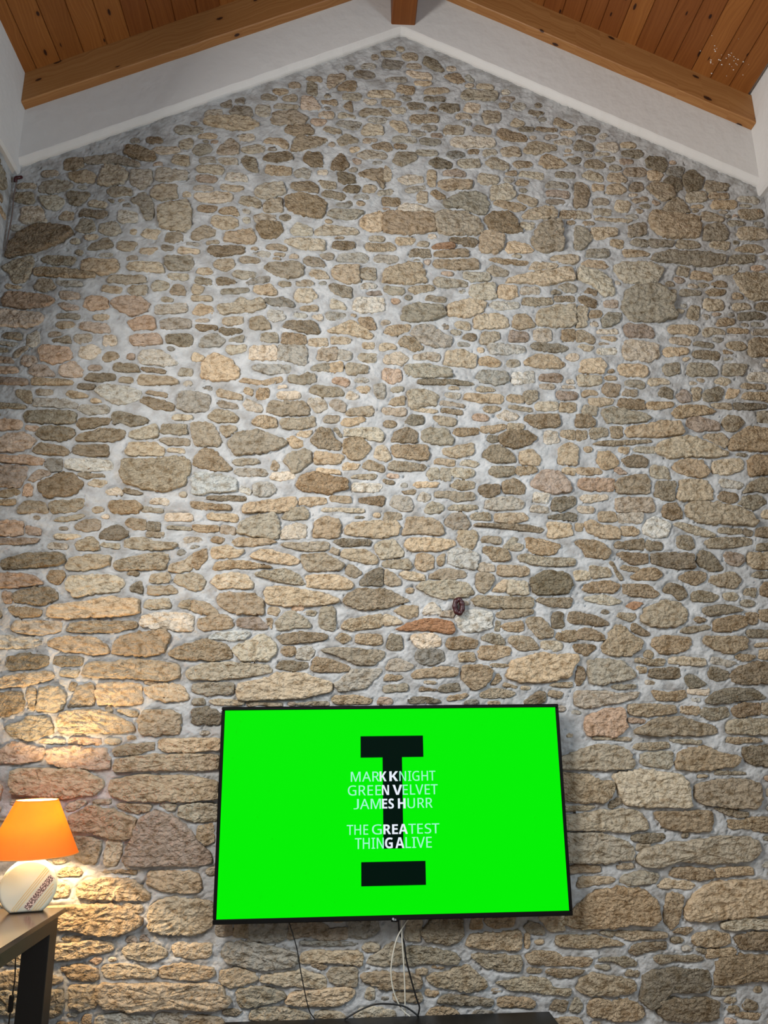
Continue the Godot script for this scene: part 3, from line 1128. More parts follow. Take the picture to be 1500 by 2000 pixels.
# a box with chamfered edges, from lo to hi
func box(st: SurfaceTool, lo: Vector3, hi: Vector3, c := 0.003) -> void:
	st.set_smooth_group(-1)
	var ctr := (lo + hi) / 2.0
	var h := (hi - lo) / 2.0
	c = min(c, min(h.x, min(h.y, h.z)) * 0.9)
	for ax in 3:
		var bx := (ax + 1) % 3
		var cx := (ax + 2) % 3
		for s in [-1.0, 1.0]:
			var q := []
			for k in [[-1, -1], [1, -1], [1, 1], [-1, 1]]:
				var v := Vector3.ZERO
				v[ax] = s * h[ax]
				v[bx] = k[0] * (h[bx] - c)
				v[cx] = k[1] * (h[cx] - c)
				q.append(ctr + v)
			if s < 0:
				q.reverse()
			quad(st, q[0], q[1], q[2], q[3])
	# edges
	for ax in 3:
		var bx := (ax + 1) % 3
		var cx := (ax + 2) % 3
		for sb in [-1.0, 1.0]:
			for sc in [-1.0, 1.0]:
				var q := []
				for k in [[-1, 0], [1, 0], [1, 1], [-1, 1]]:
					var v := Vector3.ZERO
					v[ax] = k[0] * (h[ax] - c)
					v[bx] = sb * (h[bx] - (c if k[1] == 1 else 0.0))
					v[cx] = sc * (h[cx] - (0.0 if k[1] == 1 else c))
					q.append(ctr + v)
				if sb * sc < 0:
					q.reverse()
				quad(st, q[0], q[1], q[2], q[3])
	# corners
	for sx in [-1.0, 1.0]:
		for sy in [-1.0, 1.0]:
			for sz in [-1.0, 1.0]:
				var a := ctr + Vector3(sx * h.x, sy * (h.y - c), sz * (h.z - c))
				var b := ctr + Vector3(sx * (h.x - c), sy * h.y, sz * (h.z - c))
				var d := ctr + Vector3(sx * (h.x - c), sy * (h.y - c), sz * h.z)
				var t := [a, d, b] if sx * sy * sz > 0 else [a, b, d]
				for p in t:
					st.set_uv(Vector2(p.x, p.y))
					st.add_vertex(p)


func box_mesh(lo: Vector3, hi: Vector3, c := 0.003) -> ArrayMesh:
	var st := begin()
	box(st, lo, hi, c)
	return done(st)


# a polygon in the x-y plane (anticlockwise), from z0 (back) to z1 (front)
func prism(st: SurfaceTool, poly: PackedVector2Array, z0: float, z1: float) -> void:
	st.set_smooth_group(-1)
	var tri := Geometry2D.triangulate_polygon(poly)
	for k in range(0, tri.size(), 3):
		var a := poly[tri[k]]
		var b := poly[tri[k + 1]]
		var c := poly[tri[k + 2]]
		if (b - a).cross(c - a) < 0:
			var t := b
			b = c
			c = t
		for p in [a, c, b]:
			st.set_uv(p)
			st.add_vertex(Vector3(p.x, p.y, z1))
		for p in [a, b, c]:
			st.set_uv(p)
			st.add_vertex(Vector3(p.x, p.y, z0))
	for k in poly.size():
		var a := poly[k]
		var b := poly[(k + 1) % poly.size()]
		quad(st, Vector3(a.x, a.y, z0), Vector3(b.x, b.y, z0), Vector3(b.x, b.y, z1), Vector3(a.x, a.y, z1))


# a round tube along points
func tube(path: PackedVector3Array, r: float, sides := 8, smooth := 4) -> ArrayMesh:
	var c := Curve3D.new()
	for k in path.size():
		var a := path[max(k - 1, 0)]
		var b := path[min(k + 1, path.size() - 1)]
		var d := (b - a) / 6.0
		c.add_point(path[k], -d, d)
	var pts := PackedVector3Array()
	for k in path.size() - 1:
		for j in smooth:
			pts.append(c.sample(k, float(j) / smooth))
	pts.append(path[path.size() - 1])
	var st := begin()
	st.set_smooth_group(0)
	var rings := []
	var side := Vector3(0, 0, 1)
	for k in pts.size():
		var t := (pts[min(k + 1, pts.size() - 1)] - pts[max(k - 1, 0)]).normalized()
		var n := side - t * side.dot(t)
		if n.length() < 0.05:
			n = Vector3(1, 0, 0) - t * t.x
		n = n.normalized()
		side = n
		var b := t.cross(n)
		var ring := []
		for j in sides:
			var f := TAU * j / sides
			ring.append(pts[k] + r * (n * cos(f) + b * sin(f)))
		rings.append(ring)
	for k in rings.size() - 1:
		for j in sides:
			var j2 := (j + 1) % sides
			quad(st, rings[k][j], rings[k][j2], rings[k + 1][j2], rings[k + 1][j])
	for e in [0, rings.size() - 1]:
		for j in range(1, sides - 1):
			for p in ([rings[e][0], rings[e][j], rings[e][j + 1]] if e == 0 else [rings[e][0], rings[e][j + 1], rings[e][j]]):
				st.add_vertex(p)
	return done(st)


# a profile of (radius, height) turned round the y axis
func lathe(profile: PackedVector2Array, sides := 48) -> ArrayMesh:
	var st := begin()
	st.set_smooth_group(0)
	for k in profile.size() - 1:
		for j in sides:
			var f := TAU * j / sides
			var g := TAU * (j + 1) / sides
			var a := profile[k]
			var b := profile[k + 1]
			quad(st, Vector3(a.x * sin(f), a.y, a.x * cos(f)), Vector3(a.x * sin(g), a.y, a.x * cos(g)), Vector3(b.x * sin(g), b.y, b.x * cos(g)), Vector3(b.x * sin(f), b.y, b.x * cos(f)))
	return done(st)


# ---------------------------------------------------------------- materials

func noise_tex(frequency: float, octaves: int, sd: int, ramp: Gradient, ridged := false, size := 1024, kind := FastNoiseLite.TYPE_SIMPLEX_SMOOTH) -> NoiseTexture2D:
	var n := FastNoiseLite.new()
	n.seed = sd
	n.noise_type = kind
	n.frequency = frequency
	n.fractal_type = FastNoiseLite.FRACTAL_RIDGED if ridged else FastNoiseLite.FRACTAL_FBM
	n.fractal_octaves = octaves
	var t := NoiseTexture2D.new()
	t.width = size
	t.height = size
	t.seamless = true
	t.seamless_blend_skirt = 0.15
	t.noise = n
	if ramp:
		t.color_ramp = ramp
	return t


# broken rock: ridges bent out of shape
func crag(frequency: float, sd: int) -> NoiseTexture2D:
	var t := noise_tex(frequency, 5, sd, null)
	var n: FastNoiseLite = t.noise
	n.fractal_gain = 0.48
	n.domain_warp_enabled = true
	n.domain_warp_amplitude = 26.0
	n.domain_warp_frequency = 0.02
	n.domain_warp_fractal_octaves = 2
	return t


func ramp(stops: Array) -> Gradient:
	var g := Gradient.new()
	var o := PackedFloat32Array()
	var c := PackedColorArray()
	for s in stops:
		o.append(s[0])
		c.append(s[1])
	g.offsets = o
	g.colors = c
	return g


func flat(color: Color, rough: float, metal := 0.0) -> StandardMaterial3D:
	var m := StandardMaterial3D.new()
	m.albedo_color = color
	m.roughness = rough
	m.metallic = metal
	return m


func materials() -> void:
	for k in 2:
		var m := StandardMaterial3D.new()
		m.vertex_color_use_as_albedo = true
		m.albedo_texture = noise_tex(0.009, 6, 21 + k, ramp([[0.0, Color(0.62, 0.56, 0.49)], [0.25, Color(0.82, 0.78, 0.72)], [0.42, Color(0.92, 0.905, 0.88)], [0.6, Color(0.98, 0.97, 0.95)], [1.0, Color(1, 1, 1)]]))
		m.roughness = 0.95
		m.metallic_specular = 0.12
		m.uv1_triplanar = true
		m.uv1_scale = Vector3(2.0, 2.7, 2.0)
		m.heightmap_enabled = true
		m.heightmap_texture = crag(0.016 if k == 0 else 0.024, 31 + k)
		m.heightmap_scale = 1.7 if k == 0 else 2.2
		M["stone_%d" % k] = m
	var mortar := StandardMaterial3D.new()
	mortar.albedo_texture = noise_tex(0.006, 6, 41, ramp([[0.0, Color(0.54, 0.525, 0.5)], [0.38, Color(0.62, 0.615, 0.605)], [0.6, Color(0.675, 0.675, 0.668)], [1.0, Color(0.74, 0.735, 0.725)]]))
	mortar.roughness = 0.95
	mortar.metallic_specular = 0.2
	mortar.uv1_triplanar = true
	mortar.uv1_scale = Vector3(1.3, 1.6, 1.3)
	mortar.heightmap_enabled = true
	mortar.heightmap_texture = noise_tex(0.02, 5, 43, null)
	mortar.heightmap_scale = 0.5
	M.mortar = mortar
	var plaster := flat(Color(0.8, 0.79, 0.775), 0.9)
	plaster.uv1_triplanar = true
	plaster.uv1_scale = Vector3(0.8, 0.8, 0.8)
	plaster.heightmap_enabled = true
	plaster.heightmap_texture = noise_tex(0.012, 5, 51, null)
	plaster.heightmap_scale = 0.25
	M.plaster = plaster
	var wood_picture := wood_image(512, 1024, 3)
	for k in 3:
		var m := StandardMaterial3D.new()
		m.albedo_texture = wood_picture[0]
		m.albedo_color = [Color(0.73, 0.68, 0.6), Color(0.79, 0.75, 0.68), Color(0.69, 0.62, 0.55)][k]
		m.roughness = 0.5
		m.metallic_specular = 0.4
		M["wood_%d" % k] = m
	var rafter: StandardMaterial3D = M.wood_0.duplicate()
	rafter.albedo_color = Color(0.88, 0.93, 1.0)
	M.rafter = rafter
	M.black = flat(Color(0.02, 0.021, 0.022), 0.35)
	M.black.metallic_specular = 0.3
	M.cable_black = flat(Color(0.015, 0.015, 0.016), 0.5)
	M.cable_white = flat(Color(0.78, 0.76, 0.7), 0.5)
	M.floor = flat(Color(0.6, 0.52, 0.45), 0.5)
	M.painted = flat(Color(0.62, 0.6, 0.57), 0.9)
	M.frame = flat(Color(0.8, 0.8, 0.78), 0.5)


# pine boards: the grain runs along v, with dark knots that the grain flows round; [colour, height]
func wood_image(w: int, h: int, sd: int) -> Array:
	var rng := RandomNumberGenerator.new()
	rng.seed = sd
	var n := FastNoiseLite.new()
	n.seed = sd
	n.frequency = 1.0
	n.fractal_octaves = 3
	var knots := []
	for k in 26:
		knots.append(Vector4(rng.randf(), rng.randf(), rng.randf_range(0.006, 0.014), rng.randf_range(1.0, 1.8)))
	var im := Image.create(w, h, false, Image.FORMAT_RGB8)
	var light := Color(0.72, 0.49, 0.27)
	var dark := Color(0.63, 0.4, 0.2)
	var knot := Color(0.19, 0.09, 0.05)
	for y in h:
		var v := float(y) / h
		for x in w:
			var u := float(x) / w
			# closes round: the noise is read on two circles
			var au := TAU * u
			var av := TAU * v
			var bend := n.get_noise_3d(cos(av) * 0.9, sin(av) * 0.9, u * 2.0) * 0.05
			var g := n.get_noise_3d(cos(au + bend * 6.0) * 9.0, sin(au + bend * 6.0) * 9.0, sin(av) * 0.5 + cos(av) * 0.35)
			var fine := n.get_noise_3d(cos(au) * 40.0, sin(au) * 40.0, sin(av) * 2.0)
			var t := clampf(0.5 + g * 0.9 + fine * 0.25, 0.0, 1.0)
			var c := dark.lerp(light, t)
			for k in knots:
				var du: float = absf(u - k.x)
				var dv: float = absf(v - k.y)
				if du < 0.06 and dv < 0.06:
					var d: float = Vector2(du, dv / k.w * 2.0).length() / k.z
					if d < 3.0:
						c = c.lerp(knot if d < 1.0 else dark, clampf(1.25 - d * 0.5, 0.0, 1.0) if d > 1.0 else 1.0 - 0.25 * d)
			im.set_pixel(x, y, c)
	im.generate_mipmaps()
	return [ImageTexture.create_from_image(im), null]


# ---------------------------------------------------------------- the stone wall

func band_y(x: float) -> float:
	return minf(4.332 + (x + 1.687) * 0.4804, 4.349 + (2.334 - x) * 0.4881)


func smoothed(poly: PackedVector2Array, step: float, rough: float, sd: float) -> PackedVector2Array:
	var p := poly
	for n in 2:
		var q := PackedVector2Array()
		for k in p.size():
			var a := p[k]
			var b := p[(k + 1) % p.size()]
			q.append(a.lerp(b, 0.11))
			q.append(a.lerp(b, 0.89))
		p = q
	var total := 0.0
	for k in p.size():
		total += p[k].distance_to(p[(k + 1) % p.size()])
	var count := clampi(int(total / step), 9, 64)
	var out := PackedVector2Array()
	var seg := total / count
	var run := 0.0
	var mid := Vector2.ZERO
	for v in p:
		mid += v / p.size()
	for k in p.size():
		var a := p[k]
		var b := p[(k + 1) % p.size()]
		var l := a.distance_to(b)
		while run < l and out.size() < count:
			out.append(a.lerp(b, run / l))
			run += seg
		run -= l
	for k in out.size():
		var d := out[k] - mid
		var f := wave_noise.get_noise_3d(out[k].x * 3.0, out[k].y * 3.0, sd * 7.3)
		out[k] += d.normalized() * f * rough
	return out


func area_of(p: PackedVector2Array) -> float:
	var a := 0.0
	for k in p.size():
		a += p[k].cross(p[(k + 1) % p.size()])
	return a / 2.0


func fill(p: PackedVector2Array, id: int) -> void:
	var lo := p[0]
	var hi := p[0]
	for v in p:
		lo = lo.min(v)
		hi = hi.max(v)
	for j in range(maxi(0, int(lo.y / CELL)), mini(gh - 1, int(hi.y / CELL)) + 1):
		var y := (j + 0.5) * CELL
		var xs := []
		for k in p.size():
			var a := p[k]
			var b := p[(k + 1) % p.size()]
			if (a.y <= y) != (b.y <= y):
				xs.append(a.x + (y - a.y) / (b.y - a.y) * (b.x - a.x))
		xs.sort()
		for k in range(0, xs.size() - 1, 2):
			for i in range(maxi(0, int((xs[k] - LEFT) / CELL + 0.5)), mini(gw - 1, int((xs[k + 1] - LEFT) / CELL - 0.5)) + 1):
				ids[j * gw + i] = id


func is_free(lo: Vector2, hi: Vector2) -> bool:
	var i0 := int((lo.x - LEFT) / CELL)
	var i1 := int((hi.x - LEFT) / CELL)
	var j0 := int(lo.y / CELL)
	var j1 := int(hi.y / CELL)
	if i0 < 1 or j0 < 1 or i1 >= gw - 1 or j1 >= gh - 1:
		return false
	var j := j0
	while j <= j1:
		var row := j * gw
		var i := i0
		while i <= i1:
			if ids[row + i]:
				return false
			i += 2
		j += 2
	return true


func stone_wall() -> void:
	gw = int((RIGHT - LEFT) / CELL)
	gh = int(5.4 / CELL)
	ids.resize(gw * gh)
	var rng := RandomNumberGenerator.new()
	rng.seed = 77
	for line in STONES.split("\n", false):
		var w := line.strip_edges().split(" ", false)
		if w.size() < 4:
			continue
		var p := PackedVector2Array()
		for k in range(1, w.size()):
			var xy := w[k].split(",")
			p.append(Vector2(float(xy[0]) * 0.005, float(xy[1]) * 0.005))
		if area_of(p) < 0:
			p.reverse()
		add_stone(p, w[0], rng)
	traced = stones.size()
	# rubble between them, and the courses that the photograph does not reach
	for pass_ in [[0.26, 0.1, 500], [0.19, 0.065, 900], [0.14, 0.042, 4000], [0.1, 0.03, 7000], [0.07, 0.022, 6000], [0.045, 0.016, 3000]]:
		for n in pass_[2]:
			var s := Vector2(pass_[0] * rng.randf_range(0.75, 1.25), pass_[1] * rng.randf_range(0.8, 1.2)) / 2.0
			var c := Vector2(rng.randf_range(LEFT + 0.03, RIGHT - 0.03), rng.randf_range(0.03, 5.28))
			var gap := Vector2(0.008, 0.008)
			if c.y + s.y > minf(band_y(c.x - s.x), band_y(c.x + s.x)) - 0.06 or not is_free(c - s - gap, c + s + gap):
				continue
			var p := PackedVector2Array()
			for k in [[-1, -0.7], [-0.7, -1], [0.55, -1], [1, -0.8], [0.9, 0.6], [0.5, 1], [-0.75, 0.95], [-1, 0.4]]:
				p.append(c + Vector2(k[0] * s.x * rng.randf_range(0.7, 1.08), k[1] * s.y * rng.randf_range(0.55, 1.1)))
			var dice := rng.randf()
			add_stone(p, "a" if dice < 0.4 else "b" if dice < 0.55 else "p" if dice < 0.75 else "s" if dice < 0.85 else "g", rng)
	distances()
	grow()
	distances()
	var wall := structure("wall_back", "rubble stone gable wall with grey mortar joints", "wall")
	part("mortar", mortar_mesh(), M.mortar, wall).set_meta("label", "pale grey mortar between the stones")
	var order := range(stones.size())
	order.sort_custom(func(a, b): return stones[a].size > stones[b].size)
	var shown := 0
	var small := [begin(), begin()]
	var counts := [0, 0]
	for k in order:
		var s: Dictionary = stones[k]
		if s.seen and shown < 300:
			shown += 1
			var st := begin()
			stone_into(st, s, 0, true)
			part("stone", done(st), M["stone_%d" % s.look], wall)
		else:
			counts[s.look] += stone_into(small[s.look], s, counts[s.look], false)
	var rubble := MeshInstance3D.new()
	rubble.name = "small_stones"
	var both: ArrayMesh = done(small[0])
	small[1].generate_normals()
	small[1].commit(both)
	rubble.mesh = both
	both.surface_set_material(0, M.stone_0)
	both.surface_set_material(1, M.stone_1)
	rubble.set_meta("kind", "stuff")
	wall.add_child(rubble)
	var core := begin()
	prism(core, PackedVector2Array([Vector2(LEFT - 0.3, -0.1), Vector2(RIGHT + 0.3, -0.1), Vector2(RIGHT + 0.3, 4.5), Vector2(0.357, 5.9), Vector2(LEFT - 0.3, 4.5)]), -0.3, -0.012)
	part("wall_core", done(core), M.mortar, wall)


func add_stone(p: PackedVector2Array, tone: String, rng: RandomNumberGenerator) -> void:
	var size := absf(area_of(p))
	var o := smoothed(p, 0.0105 if size > 0.004 else 0.0095, clampf(sqrt(size) * 0.085, 0.003, 0.012), stones.size())
	var mid := Vector2.ZERO
	for v in o:
		mid += v / o.size()
	var seen := mid.y > 0.36 and not (mid.x > -0.47 and mid.x < 0.95 and mid.y > 0.8 and mid.y < 1.53)
	stones.append({"outline": o, "tone": tone, "size": size, "mid": mid, "seen": seen, "look": 1 if tone in ["d", "b"] else 0, "dice": [rng.randf(), rng.randf(), rng.randf(), rng.randf()]})
	fill(o, stones.size())


func tone_color(s: Dictionary) -> Color:
	var c: Color = {"a": Color(0.745, 0.688, 0.6), "b": Color(0.7, 0.64, 0.55), "g": Color(0.685, 0.65, 0.595), "p": Color(0.79, 0.75, 0.69), "w": Color(0.84, 0.82, 0.78), "o": Color(0.7, 0.54, 0.42), "d": Color(0.66, 0.59, 0.49), "s": Color(0.76, 0.675, 0.6)}[s.tone]
	var k: float = 0.86 + 0.26 * s.dice[0]
	var warm: float = (s.dice[1] - 0.5) * 0.07
	k *= 0.96
	# the stones high up are washed over with lime
	c = c.lerp(Color(0.68, 0.65, 0.6), clampf((s.mid.y - 2.8) / 1.2, 0.0, 1.0) * (0.12 + 0.25 * s.dice[3]))
	return Color(c.r * k * (1.0 + warm), c.g * k, c.b * k * (1.0 - warm)).srgb_to_linear()


# one stone: its outline, a rounded shoulder and a broken face; returns how many vertices it took
func stone_into(st: SurfaceTool, s: Dictionary, first: int, large: bool) -> int:
	var o: PackedVector2Array = s.outline
	var n := o.size()
	var mid: Vector2 = s.mid
	var root := sqrt(s.size)
	var h: float = clampf(root * 0.085, 0.006, 0.017) * (0.8 + 0.5 * s.dice[2])
	if s.tone in ["p", "w", "g"]:
		h *= 0.7
	var amp := clampf(root * 0.07, 0.002, 0.011)
	var lean := Vector2(s.dice[3] - 0.5, s.dice[2] - 0.5) * 0.12
	st.set_smooth_group(0)
	st.set_color(tone_color(s))
	var rings := [[-0.002, 0.0, -0.014], [0.0, 0.0, 0.3], [0.0018, 0.0, 0.85], [0.005, 0.0, 1.0]]
	if large:
		rings.append_array([[0.011, 0.06, 1.0], [0.01, 0.2, 1.0], [0.0, 0.38, 1.0], [0.0, 0.56, 1.0], [0.0, 0.78, 1.0]])
	else:
		rings.append([0.0, 0.5, 1.1])
	for r in rings:
		for k in n:
			var d := o[k] - mid
			var l := maxf(d.length(), 0.004)
			var f: float = clampf(1.0 - r[0] / l, 0.3, 1.3) * (1.0 - r[1])
			var p: Vector2 = mid + d * f
			var z: float = r[2]
			if z > 0.0:
				z *= h
				z += minf(r[2], 1.0) * (lean.dot(p - mid) + amp * (rough_noise.get_noise_3d(p.x, p.y * 1.7, s.dice[0] * 9.0) + 0.2))
				z = maxf(z, 0.001)
			st.add_vertex(Vector3(p.x, p.y, z))
	st.add_vertex(Vector3(mid.x, mid.y, maxf(h * 1.1 + amp * rough_noise.get_noise_3d(mid.x, mid.y * 1.7, s.dice[0] * 9.0), 0.002)))
	for r in rings.size() - 1:
		for k in n:
			var k2 := (k + 1) % n
			var a := first + r * n + k
			var b := first + r * n + k2
			var c := first + (r + 1) * n + k2
			var e := first + (r + 1) * n + k
			for i in [a, c, b, a, e, c]:
				st.add_index(i)
	var top := first + (rings.size() - 1) * n
	for k in n:
		for i in [top + k, first + rings.size() * n, top + (k + 1) % n]:
			st.add_index(i)
	return rings.size() * n + 1


# how far every cell lies from the nearest stone, and which stone that is
func distances() -> void:
	away.resize(gw * gh)
	nearest = ids.duplicate()
	for k in away.size():
		away[k] = 0.0 if ids[k] else 99.0
	for turn in 2:
		var way := 1 if turn == 0 else -1
		var steps := [-way, -gw * way, (-gw - 1) * way, (-gw + 1) * way]
		var lengths := [1.0, 1.0, 1.41, 1.41]
		for jj in range(1, gh - 1):
			var j := jj if turn == 0 else gh - 1 - jj
			for ii in range(1, gw - 1):
				var k := j * gw + (ii if turn == 0 else gw - 1 - ii)
				if away[k] > 0.0:
					for q in 4:
						var m: int = k + steps[q]
						var d: float = away[m] + lengths[q]
						if d < away[k]:
							away[k] = d
							nearest[k] = nearest[m]


# the rubble swells into the gaps that are left, up to the joints
func grow() -> void:
	for n in stones.size():
		var s: Dictionary = stones[n]
		var o: PackedVector2Array = s.outline
		var most: float = 0.003 if n < traced else lerpf(0.006, 0.014, clampf((s.mid.y - 1.8) / 1.6, 0.0, 1.0))
		var out := PackedVector2Array()
		for k in o.size():
			var t := (o[(k + 1) % o.size()] - o[k - 1]).normalized()
			var nrm := Vector2(t.y, -t.x)
			var g := 0.0
			while g < most:
				var p := o[k] + nrm * (g + 0.0085)
				var i := int((p.x - LEFT) / CELL)
				var j := int(p.y / CELL)
				if i < 2 or j < 2 or i >= gw - 2 or j >= gh - 2 or nearest[j * gw + i] != n + 1 or p.y > band_y(p.x) - 0.045:
					break
				g += 0.002
			out.append(o[k] + nrm * g)
		var soft := PackedVector2Array()
		for k in out.size():
			soft.append(out[k] * 0.6 + (out[k - 1] + out[(k + 1) % out.size()]) * 0.2)
		s.outline = soft if n >= traced else out
		s.size = absf(area_of(s.outline))
		s.mid = Vector2.ZERO
		for v in s.outline:
			s.mid += v / s.outline.size()
	ids.fill(0)
	for n in stones.size():
		fill(stones[n].outline, n + 1)


func mortar_mesh() -> ArrayMesh:
	var step := 0.0065
	var nx := int((RIGHT - LEFT) / step) + 1
	var ny := int(5.36 / step) + 1
	var at := PackedInt32Array()
	at.resize(nx * ny)
	at.fill(-1)
	var covered := PackedByteArray()
	covered.resize(nx * ny)
	var pos := PackedVector3Array()
	for j in ny:
		for i in nx:
			var x := minf(LEFT + i * step, RIGHT)
			var y := j * step
			if y > band_y(x) + 0.05:
				continue
			var k := mini(int(y / CELL), gh - 1) * gw + mini(int((x - LEFT) / CELL), gw - 1)
			var z := 0.004 + 0.006 * wave_noise.get_noise_2d(x * 0.8, y * 0.9) + 0.003 * wave_noise.get_noise_2d(x * 3.0, y * 3.0)
			covered[j * nx + i] = 1 if ids[k] else 0
			if ids[k]:
				# here and there the mortar laps over the edge of a stone
				z = -0.005 + 0.012 * clampf(0.4 + 1.6 * wave_noise.get_noise_3d(x * 0.9, y * 0.9, 60.0), 0.0, 1.0)
			else:
				var g := clampf(0.55 + 1.3 * wave_noise.get_noise_3d(x * 0.5, y * 0.5, 40.0), 0.0, 1.0)
				z -= g * 0.011 * clampf(1.35 - away[k] * 0.6, 0.0, 1.0)
				var pit := wave_noise.get_noise_3d(x * 2.2, y * 2.2, 90.0)
				if pit > 0.42:
					z -= (pit - 0.42) * 0.06
			at[j * nx + i] = pos.size()
			pos.append(Vector3(x, y, z))
	var index := PackedInt32Array()
	for j in ny - 1:
		for i in nx - 1:
			var a := j * nx + i
			if at[a] < 0 or at[a + 1] < 0 or at[a + nx] < 0 or at[a + nx + 1] < 0:
				continue
			if covered[a] and covered[a + 1] and covered[a + nx] and covered[a + nx + 1]:
				continue
			index.append_array(PackedInt32Array([at[a], at[a + nx + 1], at[a + 1], at[a], at[a + nx], at[a + nx + 1]]))
	var arrays := []
	arrays.resize(Mesh.ARRAY_MAX)
	arrays[Mesh.ARRAY_VERTEX] = pos
	arrays[Mesh.ARRAY_INDEX] = index
	var raw := ArrayMesh.new()
	raw.add_surface_from_arrays(Mesh.PRIMITIVE_TRIANGLES, arrays)
	var st := SurfaceTool.new()
	st.create_from(raw, 0)
	st.generate_normals()
	return st.commit()


# ---------------------------------------------------------------- the rest of the room

func ceil_y(x: float) -> float:
	return 5.874 - absf(x - 0.345) * 0.503


func room() -> void:
	# the plastered band over the stones: stands 4.5 cm proud of them, with a rounded lower edge
	var band := structure("trim_1", "white plastered band under the sloping wooden ceiling", "plaster band")
	var st := begin()
	st.set_smooth_group(-1)
	var n := 160
	var prev := []
	for k in n + 1:
		var x := lerpf(LEFT, RIGHT, float(k) / n)
		var y := band_y(x) + 0.004 * wave_noise.get_noise_2d(x * 0.6, 3.0) + 0.002 * wave_noise.get_noise_2d(x * 3.0, 7.0)
		var top := ceil_y(x) + 0.03
		var row := [Vector3(x, y, -0.01), Vector3(x, y, 0.014), Vector3(x, y + 0.003, 0.022), Vector3(x, y + 0.022, 0.041), Vector3(x, y + 0.029, 0.045), Vector3(x, lerpf(y, top, 0.5), 0.045), Vector3(x, top, 0.045)]
		if k:
			for j in row.size() - 1:
				quad(st, prev[j], row[j], row[j + 1], prev[j + 1])
		prev = row
	part("plaster", done(st), M.plaster, band)
	# floor
	var fl := structure("floor", "pale floor of the room", "floor")
	part("floor_slab", box_mesh(Vector3(LEFT - 0.35, -0.2, -0.3), Vector3(RIGHT + 0.35, 0, BACK + 0.3)), M.floor, fl)
	# side walls with a window opening each, in stone up to the plaster
	side_wall("wall_left", "stone side wall at the left with a white plastered top", -1.0, 1.55, 2.95, 2.35, 3.9, 1)
	side_wall("wall_right", "stone side wall at the right with a white plastered top", 1.0, 2.0, 3.2, 2.3, 3.75, 2)
	# the wall behind the camera, with a glazed door
	var back := structure("wall_front", "painted wall behind the viewer with a glazed door", "wall")
	st = begin()
	for b in [[LEFT - 0.35, -0.75, -0.1, 6.4], [1.45, RIGHT + 0.35, -0.1, 6.4], [-0.75, 1.45, 2.3, 6.4], [-0.75, 1.45, -0.1, 0.0]]:
		box(st, Vector3(b[0], b[2], BACK), Vector3(b[1], b[3], BACK + 0.3))
	part("plaster", done(st), M.painted, back)
	var door := structure("door_1", "wide glazed door in the wall behind the viewer", "door")
	frame_of(door, Vector3(0.35, 1.15, BACK + 0.1), 0.0, 2.2, 2.3)


func frame_of(parent: Node3D, at: Vector3, turn: float, w: float, h: float) -> void:
	var t := Transform3D(Basis(Vector3.UP, turn), at)
	var st := begin()
	for b in [[-w / 2, w / 2, -h / 2, -h / 2 + 0.06], [-w / 2, w / 2, h / 2 - 0.06, h / 2], [-w / 2, -w / 2 + 0.06, -h / 2 + 0.06, h / 2 - 0.06], [w / 2 - 0.06, w / 2, -h / 2 + 0.06, h / 2 - 0.06], [-0.03, 0.03, -h / 2 + 0.06, h / 2 - 0.06]]:
		box(st, Vector3(b[0], b[2], -0.03), Vector3(b[1], b[3], 0.03))
	part("frame", done(st), M.frame, parent).transform = t
	var glass := StandardMaterial3D.new()
	glass.albedo_color = Color(0.9, 0.95, 1.0, 0.06)
	glass.transparency = BaseMaterial3D.TRANSPARENCY_ALPHA
	glass.roughness = 0.02
	for s in [-1.0, 1.0]:
		var pane := box_mesh(Vector3(minf(s * 0.03, s * (w / 2 - 0.06)), -h / 2 + 0.06, -0.004), Vector3(maxf(s * 0.03, s * (w / 2 - 0.06)), h / 2 - 0.06, 0.004), 0.0005)
		part("pane", pane, glass, parent).transform = t


